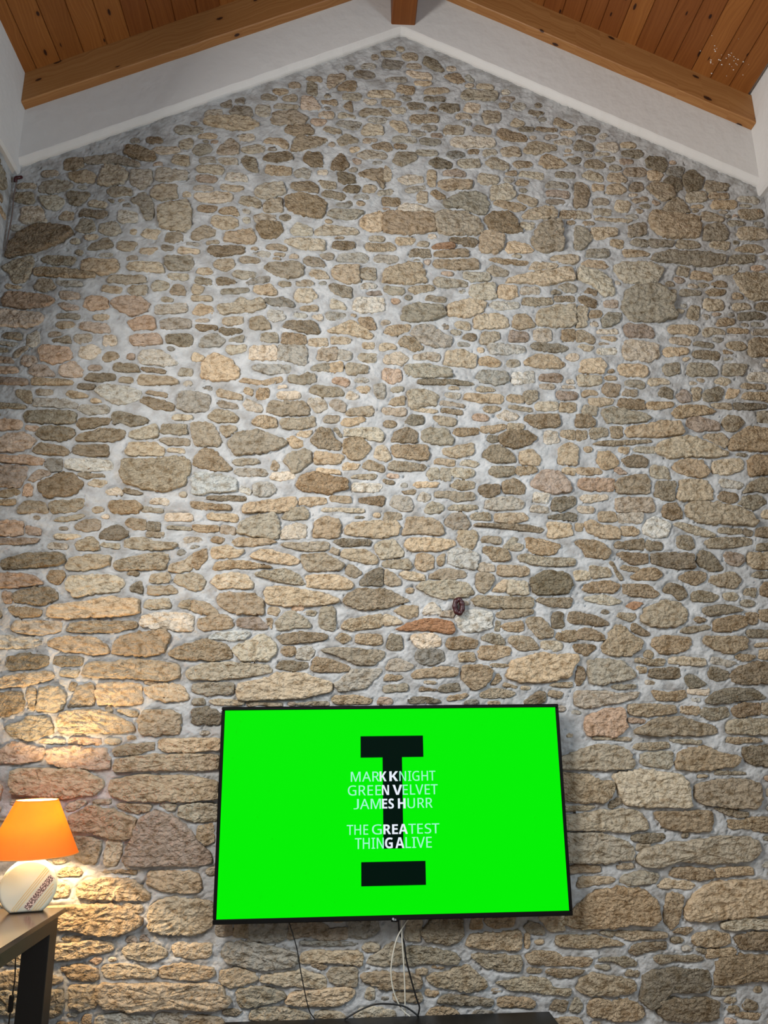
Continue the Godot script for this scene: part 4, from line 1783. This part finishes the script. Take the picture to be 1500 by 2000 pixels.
func side_wall(called: String, label: String, s: float, z0: float, z1: float, y0: float, y1: float, number: int) -> void:
	var wall := structure(called, label, "wall")
	var face := LEFT if s < 0 else RIGHT
	var out := face + s * 0.35
	var lo := minf(face, out)
	var hi := maxf(face, out)
	var st := begin()
	for b in [[-0.3, z0, -0.1, 4.5], [z1, BACK + 0.3, -0.1, 4.5], [z0, z1, -0.1, y0], [z0, z1, y1, 4.5]]:
		box(st, Vector3(lo, b[2], b[0]), Vector3(hi, b[3], b[1]))
	part("wall_core", done(st), M.mortar, wall)
	# the white plaster above the stone stands 3.5 cm proud of it
	var skin := face - s * 0.035
	st = begin()
	box(st, Vector3(minf(skin, out), 4.3, -0.3), Vector3(maxf(skin, out), 5.2, BACK + 0.3), 0.012)
	part("plaster", done(st), M.plaster, wall)
	# stones near the corner, built like those of the gable
	var rng := RandomNumberGenerator.new()
	rng.seed = 900 + number
	var keep := stones
	stones = []
	ids.fill(0)
	for pass_ in [[0.24, 0.1, 500], [0.15, 0.065, 900], [0.1, 0.045, 1500], [0.07, 0.03, 2500]]:
		for k in pass_[2]:
			var size := Vector2(pass_[0] * rng.randf_range(0.75, 1.25), pass_[1] * rng.randf_range(0.8, 1.2)) / 2.0
			var c := Vector2(rng.randf_range(LEFT + 0.03, LEFT + 2.2), rng.randf_range(0.03, 4.26))
			if c.y + size.y > 4.27 or not is_free(c - size - Vector2(0.009, 0.009), c + size + Vector2(0.009, 0.009)):
				continue
			var p := PackedVector2Array()
			for q in [[-1, -0.7], [-0.7, -1], [0.55, -1], [1, -0.8], [0.9, 0.6], [0.5, 1], [-0.75, 0.95], [-1, 0.4]]:
				p.append(c + Vector2(q[0] * size.x * rng.randf_range(0.7, 1.08), q[1] * size.y * rng.randf_range(0.55, 1.1)))
			add_stone(p, "a" if rng.randf() < 0.6 else "g" if rng.randf() < 0.5 else "s", rng)
	# x of the map becomes the distance from the gable
	var turn := Transform3D(Basis(Vector3(0, 0, 1), Vector3(0, 1, 0), Vector3(-s, 0, 0)), Vector3(face, 0, -LEFT + 0.01)) if s > 0 else Transform3D(Basis(Vector3(0, 0, -1), Vector3(0, 1, 0), Vector3(1, 0, 0)), Vector3(face, 0, LEFT + 2.25))
	var rubble := begin()
	var first := 0
	for one in stones:
		var near: float = (one.mid.x - LEFT) if s > 0 else (2.25 + 2.0 * LEFT - one.mid.x - LEFT)
		if absf(near) < 0.45 and one.mid.y > 3.3 and s < 0:
			var t := begin()
			stone_into(t, one, 0, true)
			part("stone", done(t), M["stone_%d" % one.look], wall).transform = turn
		else:
			first += stone_into(rubble, one, first, false)
	var r := part("small_stones", done(rubble), M.stone_0, wall)
	r.transform = turn
	r.set_meta("kind", "stuff")
	stones = keep
	var win := structure("window_%d" % number, "white framed window in the %s side wall" % ("left" if s < 0 else "right"), "window")
	frame_of(win, Vector3(face + s * 0.12, (y0 + y1) / 2, (z0 + z1) / 2), PI / 2, z1 - z0, y1 - y0)


func ceiling() -> void:
	var ceil := structure("ceiling", "pitched ceiling of varnished knotty pine planks", "ceiling")
	var rng := RandomNumberGenerator.new()
	rng.seed = 8
	var apex := 0.345
	var slope := atan(0.503)
	for s in [-1.0, 1.0]:
		var pitch := 0.118 if s < 0 else 0.1025
		var x := -1.608 if s < 0 else 2.086
		x -= s * (-2.0) * pitch if s < 0 else -pitch * 2.0
		# from the eave towards the ridge
		var start := x
		while (start - apex) * s > 0.0:
			var a := start
			var b: float = start - s * pitch
			if (b - apex) * s < 0.0:
				b = apex
			var cuts := [0.02, 7.2]
			if rng.randf() < 0.35:
				cuts = [0.02, rng.randf_range(0.6, 4.0), 7.2]
			for c in cuts.size() - 1:
				plank(ceil, s, a, b, cuts[c] + 0.001, cuts[c + 1] - 0.001, M["wood_%d" % rng.randi_range(0, 2)], Vector2(rng.randf(), rng.randf()))
			start = b
	# a splash of dried plaster on the planks by the right-hand wall
	var specks := begin()
	specks.set_smooth_group(-1)
	for k in 34:
		var x := 2.11 + rng.randfn() * 0.055
		var p := Vector3(x, ceil_y(x) - 0.001, 0.24 + rng.randfn() * 0.05)
		var rad := rng.randf_range(0.0012, 0.0042)
		for j in 6:
			var a := Vector3(cos(TAU * j / 6), 0, sin(TAU * j / 6)) * rad
			var b := Vector3(cos(TAU * (j + 1) / 6), 0, sin(TAU * (j + 1) / 6)) * rad
			a.y = -0.503 * a.x + 0.001
			b.y = -0.503 * b.x + 0.001
			for v in [p + Vector3(0, -0.0012, 0), p + b, p + a]:
				specks.add_vertex(v)
	part("plaster_specks", done(specks), M.plaster, ceil).set_meta("kind", "stuff")
	var st := begin()
	for s in [-1.0, 1.0]:
		var e := LEFT - 0.4 if s < 0 else RIGHT + 0.4
		var p := PackedVector2Array([Vector2(e, ceil_y(e) + 0.03), Vector2(e, ceil_y(e) + 0.2), Vector2(apex, ceil_y(apex) + 0.2), Vector2(apex, ceil_y(apex) + 0.03)])
		if area_of(p) < 0:
			p.reverse()
		prism(st, p, -0.35, 7.4)
	part("roof_slab", done(st), M.plaster, ceil)
	# the rafters that lie against the gable
	for s in [-1.0, 1.0]:
		var e := -1.664 if s < 0 else 2.309
		var lbl := "pine rafter along the left slope of the white band" if s < 0 else "pine rafter along the right slope of the white band"
		var r := thing("rafter", lbl, "rafter", Vector3(e, 4.68, 0.045))
		r.set_meta("kind", "structure")
		var far: float = apex + s * 0.02
		var lowy := 4.681 if s < 0 else 4.711
		var k := 0.482 if s < 0 else 0.494
		var edge := -1.651 if s < 0 else 2.295
		var low := func(x: float) -> float: return lowy + k * absf(x - edge) * (1.0 if (x - edge) * s < 0 else -1.0)
		var t := begin()
		t.set_smooth_group(-1)
		var steps := 14
		var last := []
		for i in steps + 1:
			var x := lerpf(e, far, float(i) / steps)
			var w := 0.003 * wave_noise.get_noise_2d(x * 0.4, 20.0 * s)
			var row := [Vector3(x, low.call(x) + w, 0.0), Vector3(x, low.call(x) + w, 0.05), Vector3(x, low.call(x) + w + 0.005, 0.055), Vector3(x, ceil_y(x) + 0.004, 0.055)]
			for q in row.size():
				row[q] -= Vector3(e, 4.68, 0)
			if i:
				for j in 3:
					var u: float = [0.0, 0.055, 0.062][j]
					var q := [last[j], last[j + 1], row[j + 1], row[j]] if s > 0 else [row[j], row[j + 1], last[j + 1], last[j]]
					wood_quad(t, q, u * 1.2 + 0.1 * s, absf(x - e) * 0.45, absf(x - e) * 0.45 - absf(far - e) / steps * 0.45, s < 0)
			last = row
		part("beam", done(t), M.rafter, r)
	var ridge := thing("ridge_beam", "pine ridge beam meeting the white band at the peak", "beam", Vector3(0.362, 5.349, 0.045))
	ridge.set_meta("kind", "structure")
	st = begin()
	st.set_smooth_group(-1)
	var w2 := 0.069
	var pr := [Vector2(-w2, 0.5), Vector2(-w2, 0.006), Vector2(-w2 + 0.006, 0), Vector2(w2 - 0.006, 0), Vector2(w2, 0.006), Vector2(w2, 0.5)]
	var along := 0.0
	for k in 5:
		var a: Vector2 = pr[k]
		var b: Vector2 = pr[k + 1]
		var ln := a.distance_to(b)
		var q := [Vector3(a.x, a.y, 0), Vector3(b.x, b.y, 0), Vector3(b.x, b.y, 7.0), Vector3(a.x, a.y, 7.0)]
		var uv := [Vector2(along, 0), Vector2(along + ln, 0), Vector2(along + ln, 3.0), Vector2(along, 3.0)]
		for i in [0, 1, 2, 0, 2, 3]:
			st.set_uv(uv[i] * Vector2(1.6, 1.0))
			st.add_vertex(q[i])
		along += ln
	part("beam", done(st), M.wood_2, ridge)


func wood_quad(st: SurfaceTool, q: Array, u: float, v0: float, v1: float, _flip: bool) -> void:
	var h: float = (q[1] - q[0]).length() * 1.2
	var uv := [Vector2(u, v0), Vector2(u + h, v0), Vector2(u + h, v1), Vector2(u, v1)]
	for i in [0, 1, 2, 0, 2, 3]:
		st.set_uv(uv[i])
		st.add_vertex(q[i])


func plank(parent: Node3D, s: float, xa: float, xb: float, z0: float, z1: float, mat: Material, off: Vector2) -> void:
	var a := Vector2(xa, ceil_y(xa))
	var b := Vector2(xb, ceil_y(xb))
	var along := (b - a).normalized()
	var up := Vector2(-along.y, along.x)
	if up.y < 0:
		up = -up
	var c := 0.004
	var w := a.distance_to(b)
	var pr := [a + up * 0.02 + along * 0.0006, a + up * c + along * 0.0006, a + along * c, b - along * c, b + up * c - along * 0.0006, b + up * 0.02 - along * 0.0006]
	var st := begin()
	st.set_smooth_group(-1)
	var u := 0.0
	for k in 5:
		var p: Vector2 = pr[k]
		var q: Vector2 = pr[k + 1]
		var ln := p.distance_to(q)
		var v := [Vector3(p.x, p.y, z0), Vector3(q.x, q.y, z0), Vector3(q.x, q.y, z1), Vector3(p.x, p.y, z1)]
		var uv := [Vector2(u, z0 * 0.4), Vector2(u + ln * 1.5, z0 * 0.4), Vector2(u + ln * 1.5, z1 * 0.4), Vector2(u, z1 * 0.4)]
		for i in ([0, 1, 2, 0, 2, 3] if s < 0 else [0, 2, 1, 0, 3, 2]):
			st.set_uv(uv[i] + off)
			st.add_vertex(v[i])
		u += ln * 1.5
	for e in [z0, z1]:
		for i in range(1, 5):
			for j in [0, i, i + 1]:
				st.set_uv(off)
				st.add_vertex(Vector3(pr[j].x, pr[j].y, e))
	part("plank", done(st), mat, parent)


# ---------------------------------------------------------------- the things

func glow(color: Color, strength: float) -> StandardMaterial3D:
	var m := flat(Color(0.006, 0.006, 0.006), 0.6)
	m.metallic_specular = 0.12
	m.emission_enabled = true
	m.emission = color
	m.emission_energy_multiplier = strength
	return m


func television() -> void:
	var at := Vector3(0.2405, 1.162, 0.0925)
	var tv := thing("television", "large flat television on the stone wall with a bright green screen", "television", at)
	var w := 0.728
	var h := 0.4205
	part("housing", box_mesh(Vector3(-w + 0.004, -h + 0.004, -0.046), Vector3(w - 0.004, h - 0.004, -0.006), 0.012), M.black, tv)
	part("wall_mount", box_mesh(Vector3(-0.2, -0.15, -0.0915), Vector3(0.2, 0.2, -0.046), 0.004), M.black, tv)
	var st := begin()
	var lo := -h + 0.019
	var hi := h - 0.0145
	for b in [[-w, w, hi, h], [-w, w, -h, lo], [-w, -w + 0.0145, lo, hi], [w - 0.0145, w, lo, hi]]:
		box(st, Vector3(b[0], b[2], -0.012), Vector3(b[1], b[3], 0.0035), 0.003)
	part("bezel", done(st), M.black, tv)
	var green := glow(Color(0.0, 1.0, 0.0), 0.8)
	var screen := part("screen", box_mesh(Vector3(-w + 0.014, lo, -0.008), Vector3(w - 0.014, hi, 0.0), 0.0004), green, tv)
	# the emblem: a slab, a stem and a bar
	var ink := glow(Color(0.0, 0.35, 0.25), 0.06)
	st = begin()
	for b in [[0.1035, 0.371, 1.3685, 1.456], [0.1965, 0.2795, 1.009, 1.3685], [0.1045, 0.369, 0.869, 0.96]]:
		box(st, Vector3(b[0] - at.x, b[2] - at.y, 0.0001), Vector3(b[1] - at.x, b[3] - at.y, 0.0006), 0.0001)
	part("emblem", done(st), ink, screen).set_meta("label", "black emblem on the green screen")
	var thin := glow(Color(0.66, 1.0, 0.86), 0.85)
	var bold := glow(Color(0.93, 0.96, 1.0), 0.88)
	var rows := [
		[1.2727, 1.3121, [["MAR", 0.0621, 0.182, 0], ["K", 0.1835, 0.2125, 1], ["K", 0.2245, 0.2615, 1], ["NIGHT", 0.267, 0.4199, 0]]],
		[1.2180, 1.2578, [["GREE", 0.0501, 0.1885, 0], ["N", 0.1926, 0.2225, 1], ["V", 0.2375, 0.2782, 1], ["ELVET", 0.280, 0.428, 0]]],
		[1.1641, 1.2040, [["J", 0.074, 0.0955, 0], ["AM", 0.1005, 0.1879, 0], ["ES", 0.1924, 0.242, 1], ["H", 0.259, 0.291, 1], ["URR", 0.2995, 0.4047, 0]]],
		[1.0648, 1.1034, [["THE", 0.0455, 0.134, 0], ["G", 0.150, 0.190, 0], ["REA", 0.197, 0.2982, 1], ["TEST", 0.3009, 0.4302, 0]]],
		[1.0104, 1.0520, [["THIN", 0.0792, 0.1982, 0], ["G", 0.2032, 0.235, 1], ["A", 0.246, 0.2829, 1], ["LIVE", 0.288, 0.3968, 0]]],
	]
	for r in rows:
		for t in r[2]:
			var o := part("lettering", lettering(t[0], t[3] == 1), bold if t[3] == 1 else thin, screen)
			var box_: AABB = o.mesh.get_aabb()
			var sx: float = (t[2] - t[1]) / box_.size.x
			var sy: float = (r[1] - r[0]) / box_.size.y
			o.scale = Vector3(sx, sy, 1.0)
			o.position = Vector3(t[1] - at.x - box_.position.x * sx, r[0] - at.y - box_.position.y * sy, 0.0009)
	# the maker's badge hangs a little below the lower bezel
	var badge := part("badge", box_mesh(Vector3(-0.016, -h - 0.006, -0.008), Vector3(0.012, -h + 0.004, 0.0036), 0.002), M.black, tv)
	var grey := flat(Color(0.62, 0.64, 0.64), 0.4)
	var dot := CylinderMesh.new()
	dot.top_radius = 0.0042
	dot.bottom_radius = 0.0042
	dot.height = 0.0012
	part("emblem", dot, grey, badge, Vector3(-0.008, -h + 0.0055, 0.0037)).rotation.x = PI / 2
	var lg := part("lettering", lettering("LG", true), grey, badge)
	var bb: AABB = lg.mesh.get_aabb()
	lg.scale = Vector3(0.011 / bb.size.x, 0.0062 / bb.size.y, 1)
	lg.position = Vector3(-0.0015, -h + 0.0024, 0.0041)
	var l := AreaLight3D.new()
	l.name = "screen_light"
	l.area_size = Vector2(1.43, 0.81)
	l.light_color = Color(0.0, 1.0, 0.0)
	l.light_energy = 0.1
	l.area_range = 20.0
	l.shadow_enabled = true
	l.position = Vector3(0, 0, 0.006)
	l.rotation.y = PI
	tv.add_child(l)


func lettering(text: String, heavy: bool) -> TextMesh:
	var f := SystemFont.new()
	f.font_names = PackedStringArray(["Droid Sans"])
	f.font_weight = 700 if heavy else 400
	var t := TextMesh.new()
	t.text = text
	t.font = f
	t.font_size = 64
	t.pixel_size = 0.001
	t.depth = 0.0006
	t.curve_step = 1.0
	return t


func tv_bench() -> void:
	var bench := thing("tv_bench", "low black television bench below the television", "tv bench", Vector3(0.215, 0, 0.24))
	var m := flat(Color(0.035, 0.04, 0.038), 0.4)
	part("bench_top", box_mesh(Vector3(-0.645, 0.355, -0.2), Vector3(0.645, 0.385, 0.2), 0.003), m, bench)
	part("carcass", box_mesh(Vector3(-0.635, 0.06, -0.19), Vector3(0.635, 0.355, 0.17), 0.003), m, bench)
	for k in 2:
		part("door", box_mesh(Vector3(-0.633 + k * 0.635, 0.065, 0.171), Vector3(-0.003 + k * 0.635, 0.35, 0.189), 0.003), m, bench)
	for sx in [-0.6, 0.6]:
		for sz in [-0.16, 0.14]:
			part("foot", box_mesh(Vector3(sx - 0.02, 0, sz - 0.02), Vector3(sx + 0.02, 0.06, sz + 0.02)), M.black, bench)


func console_table() -> void:
	var x1 := TABLE_X
	var x0 := LEFT + 0.06
	var z0 := TABLE_Z
	var z1 := 1.55
	var top := TABLE_Y
	var t := thing("console_table", "dark wooden console table with black legs along the left wall", "table", Vector3((x0 + x1) / 2, 0, (z0 + z1) / 2))
	var o := -t.position
	var wood := StandardMaterial3D.new()
	wood.albedo_texture = noise_tex(0.01, 5, 61, ramp([[0.0, Color(0.1, 0.075, 0.06)], [0.5, Color(0.16, 0.12, 0.1)], [1.0, Color(0.21, 0.16, 0.135)]]), false, 512)
	wood.uv1_triplanar = true
	wood.uv1_scale = Vector3(5, 5, 0.7)
	wood.roughness = 0.2
	var dark := flat(Color(0.085, 0.066, 0.054), 0.45)
	var black := flat(Color(0.022, 0.02, 0.02), 0.4)
	part("table_top", box_mesh(Vector3(x0, top - 0.018, z0) + o, Vector3(x1, top, z1) + o, 0.0015), wood, t)
	for b in [[x1 - 0.03, x1 - 0.006], [x0 + 0.006, x0 + 0.03]]:
		part("apron", box_mesh(Vector3(b[0], top - 0.064, z0 + 0.13) + o, Vector3(b[1], top - 0.018, z1 - 0.13) + o, 0.002), dark, t)
	for lx in [0, 1]:
		for lz in [0, 1]:
			var cx := x1 - 0.058 if lx else x0 + 0.058
			var cz := z0 + 0.09 if lz == 0 else z1 - 0.09
			var s := begin()
			box(s, Vector3(cx - 0.048, 0, cz - 0.04) + o, Vector3(cx + 0.048, top - 0.018, cz + 0.04) + o, 0.002)
			part("leg", done(s), dark, t)


func table_lamp() -> void:
	var at := LAMP
	var lamp := thing("table_lamp", "lit table lamp with an orange shade and a round white base", "lamp", at)
	var r := 0.1013
	var flat_y := -0.0847
	var white := flat(Color(0.85, 0.85, 0.79), 0.25)
	# the base: a disc on edge with a rounded rim and a flat foot
	var outline := PackedVector2Array()
	for k in 64:
		var f := TAU * k / 64
		outline.append(Vector2(cos(f) * r, maxf(sin(f) * r, flat_y)))
	var st := begin()
	st.set_smooth_group(0)
	var prof := [[0.0, -0.034], [0.88, -0.034], [0.95, -0.031], [0.99, -0.022], [1.0, 0.0], [0.99, 0.022], [0.95, 0.031], [0.88, 0.034], [0.0, 0.034]]
	var cy := -flat_y + 0.0005
	for j in prof.size() - 1:
		for k in 64:
			var a := outline[k]
			var b := outline[(k + 1) % 64]
			var p: float = prof[j][0]
			var q: float = prof[j + 1][0]
			quad(st, Vector3(b.x * p, cy + b.y * p, prof[j][1]), Vector3(a.x * p, cy + a.y * p, prof[j][1]), Vector3(a.x * q, cy + a.y * q, prof[j + 1][1]), Vector3(b.x * q, cy + b.y * q, prof[j + 1][1]))
	var base := part("base", done(st), white, lamp)
	base.rotation.y = 0.26
	var gold := flat(Color(0.8, 0.68, 0.42), 0.35)
	var n := Vector2(0.8, -0.6)
	var d := Vector2(0.6, 0.8)
	for o in [0.05, 0.12, 0.2, 0.64, 0.72, 0.8]:
		part("gold_stripe", stripe(n, d, o * r, 0.0024, r * 0.88, cy, flat_y), gold, base)
	var glit := StandardMaterial3D.new()
	glit.albedo_texture = noise_tex(0.09, 2, 71, ramp([[0.0, Color(0.12, 0.07, 0.08)], [0.42, Color(0.3, 0.2, 0.2)], [0.52, Color(0.8, 0.74, 0.72)], [1.0, Color(0.9, 0.86, 0.84)]]), false, 256, FastNoiseLite.TYPE_CELLULAR)
	glit.uv1_triplanar = true
	glit.uv1_scale = Vector3(9, 9, 9)
	glit.roughness = 0.4
	part("glitter_band", stripe(n, d, 0.43 * r, 0.023, r * 0.88, cy, flat_y), glit, base)
	# neck, bulb, shade
	var brass := flat(Color(0.7, 0.6, 0.4), 0.35, 0.8)
	part("neck", lathe(PackedVector2Array([Vector2(0.012, 2 * r - 0.02), Vector2(0.012, 2 * r + 0.012), Vector2(0.016, 2 * r + 0.014), Vector2(0.016, 2 * r + 0.055), Vector2(0.0, 2 * r + 0.055)]), 24), brass, lamp)
	var bulb := glow(Color(1.0, 0.86, 0.66), 4.0)
	var ball := SphereMesh.new()
	ball.radius = 0.028
	ball.height = 0.056
	var by := 0.318
	part("bulb", ball, bulb, lamp, Vector3(0, by, 0))
	var y0 := 0.198
	var y1 := 0.394
	var ra := 0.1675
	var rb := 0.077
	var shade := StandardMaterial3D.new()
	shade.albedo_color = Color(0.95, 0.55, 0.22)
	shade.roughness = 0.9
	shade.backlight_enabled = true
	shade.backlight = Color(1.0, 0.57, 0.1)
	var liner := flat(Color(0.95, 0.93, 0.9), 0.9)
	liner.backlight_enabled = true
	liner.backlight = Color(0.34, 0.34, 0.34)
	var sh := part("lamp_shade", lathe(PackedVector2Array([Vector2(ra, y0), Vector2(rb, y1)]), 64), shade, lamp)
	part("liner", lathe(PackedVector2Array([Vector2(ra - 0.003, y0 + 0.001), Vector2(rb - 0.003, y1 - 0.001)]), 64), liner, sh)
	var trim := flat(Color(0.9, 0.6, 0.3), 0.8)
	for e in [[ra, y0], [rb, y1]]:
		var t := TorusMesh.new()
		t.inner_radius = e[0] - 0.0018
		t.outer_radius = e[0] + 0.0018
		t.rings = 48
		t.ring_segments = 8
		part("rim", t, trim, sh, Vector3(0, e[1], 0))
	var st2 := begin()
	for k in 3:
		var f := TAU * k / 3 + 0.4
		var a := Vector3(0.012, 2 * r + 0.05, 0).rotated(Vector3.UP, f)
		var b := Vector3(rb, y1 - 0.01, 0).rotated(Vector3.UP, f)
		st2.append_from(tube(PackedVector3Array([a, a.lerp(b, 0.5) + Vector3(0, 0.01, 0), b]), 0.0012, 6), 0, Transform3D())
	part("shade_carrier", st2.commit(), brass, sh)
	var l := OmniLight3D.new()
	l.name = "bulb_light"
	l.light_color = Color(1.0, 0.86, 0.66)
	l.light_energy = 0.72
	l.light_size = 0.025
	l.omni_range = 15.0
	l.omni_attenuation = 2.0
	l.shadow_enabled = true
	l.position = Vector3(0, by, 0)
	lamp.add_child(l)
	# its cord hangs behind the table top, with a switch in it
	var cord := flat(Color(0.22, 0.2, 0.18), 0.5)
	var p := PackedVector3Array([Vector3(0, 0.012, -0.026), Vector3(-0.012, 0.006, -0.07), Vector3(-0.02, -0.03, LAMP_BACK), Vector3(CORD_A.x, CORD_A.y, LAMP_BACK), Vector3(CORD_B.x + 0.004, CORD_B.y + 0.08, LAMP_BACK), Vector3(CORD_B.x, CORD_B.y, LAMP_BACK), Vector3(CORD_B.x - 0.003, CORD_B.y - 0.2, LAMP_BACK), Vector3(CORD_B.x - 0.01, -at.y + 0.01, LAMP_BACK)])
	var c := part("cord", tube(p, 0.0026, 8), cord, lamp)
	part("switch", box_mesh(Vector3(-0.009, -0.029, -0.007), Vector3(0.009, 0.029, 0.007), 0.004), flat(Color(0.16, 0.15, 0.14), 0.5), c, Vector3(CORD_B.x, CORD_B.y, LAMP_BACK + 0.002))


func stripe(n: Vector2, d: Vector2, o: float, w: float, r: float, cy: float, low: float) -> ArrayMesh:
	var half := sqrt(maxf(r * r - o * o, 0.0))
	var a := n * o - d * half
	var b := n * o + d * half
	var floor_ := low + 0.005 + w * 0.4
	if a.y < floor_:
		a += d * ((floor_ - a.y) / d.y)
	var poly := PackedVector2Array()
	for q in [a - n * w / 2, a + n * w / 2, b + n * w / 2, b - n * w / 2]:
		poly.append(q + Vector2(0, cy))
	if area_of(poly) < 0:
		poly.reverse()
	var st := begin()
	prism(st, poly, 0.0338, 0.0346)
	return done(st)


func cables() -> void:
	var list := [
		["thin black cable hanging from the left of the television's lower edge to the bench", M.cable_black, 0.0022, [-0.196, 0.76, -0.155, 0.644, -0.136, 0.553, -0.114, 0.461, -0.099, 0.414, -0.078, 0.388]],
		["bowed white cable hanging from the television's middle, curving left", M.cable_white, 0.0028, [0.315, 0.76, 0.261, 0.689, 0.238, 0.634, 0.224, 0.562, 0.227, 0.504, 0.242, 0.454, 0.267, 0.411, 0.297, 0.388]],
		["straight white cable hanging from the television's middle down to the bench", M.cable_white, 0.0028, [0.271, 0.76, 0.270, 0.672, 0.275, 0.585, 0.278, 0.488, 0.278, 0.388]],
		["black cable hanging from the television just right of the white ones", M.cable_black, 0.0034, [0.257, 0.76, 0.261, 0.684, 0.278, 0.652, 0.287, 0.585, 0.306, 0.511, 0.325, 0.447, 0.336, 0.416, 0.330, 0.388]],
		["black cable arching in a low loop over the top of the bench", M.cable_black, 0.0034, [0.038, 0.388, 0.094, 0.415, 0.150, 0.434, 0.207, 0.436, 0.268, 0.427, 0.302, 0.410, 0.330, 0.389]],
	]
	for k in list.size():
		var c: Array = list[k]
		var xy: Array = c[3]
		var first := Vector3(xy[0], xy[1], 0.05)
		var t := thing("cable", c[0], "cable", first)
		var p := PackedVector3Array()
		for j in range(0, xy.size(), 2):
			p.append(Vector3(xy[j], xy[j + 1], 0.05 + [0.0, 0.006, 0.0, -0.006, 0.012][k]) - first)
		part("wire", tube(p, c[2], 8, 5), c[1], t)


func ring_ornament() -> void:
	var at := Vector3(0.556, 2.022, 0.03)
	var t := thing("ring_ornament", "small dark red oval ring hanging on the stone wall", "ornament", at)
	var red := flat(Color(0.2, 0.02, 0.035), 0.45)
	var st := begin()
	st.set_smooth_group(0)
	var big := 28
	var sides := 10
	var ring := []
	for k in big:
		var f := TAU * k / big
		var c := Vector3(sin(f) * 0.0175, cos(f) * 0.031, 0)
		var outw := Vector3(sin(f) / 0.0175, cos(f) / 0.031, 0).normalized()
		var row := []
		var fat := 0.0118 + 0.0014 * sin(f * 7.0)
		for j in sides:
			var g := TAU * j / sides
			row.append(c + outw * cos(g) * fat + Vector3(0, 0, sin(g) * fat))
		ring.append(row)
	for k in big:
		for j in sides:
			quad(st, ring[k][j], ring[(k + 1) % big][j], ring[(k + 1) % big][(j + 1) % sides], ring[k][(j + 1) % sides])
	part("ring", done(st), red, t)
	part("hook", tube(PackedVector3Array([Vector3(0, 0.031, 0), Vector3(0, 0.038, -0.008), Vector3(0.001, 0.038, -0.02), Vector3(0, 0.038, -0.034)]), 0.0035, 8), red, t)


func corner_cord() -> void:
	var at := Vector3(-1.668, 4.255, 0.02)
	var t := thing("corner_cord", "thin grey cord hanging from a dark red clip in the upper left corner", "cord", at)
	part("cord", tube(PackedVector3Array([Vector3(0, 0, 0), Vector3(-0.004, -0.1, 0), Vector3(0.0, -0.22, 0.002), Vector3(-0.006, -0.33, 0), Vector3(-0.008, -0.42, -0.004)]), 0.0035, 8), flat(Color(0.42, 0.36, 0.33), 0.7), t)
	var st := begin()
	st.append_from(tube(PackedVector3Array([Vector3(-0.006, -0.012, 0), Vector3(-0.004, 0.008, 0.006), Vector3(0.01, 0.012, 0.004), Vector3(0.018, 0.024, -0.006)]), 0.009, 10), 0, Transform3D())
	part("clip", st.commit(), flat(Color(0.22, 0.03, 0.05), 0.4), t)
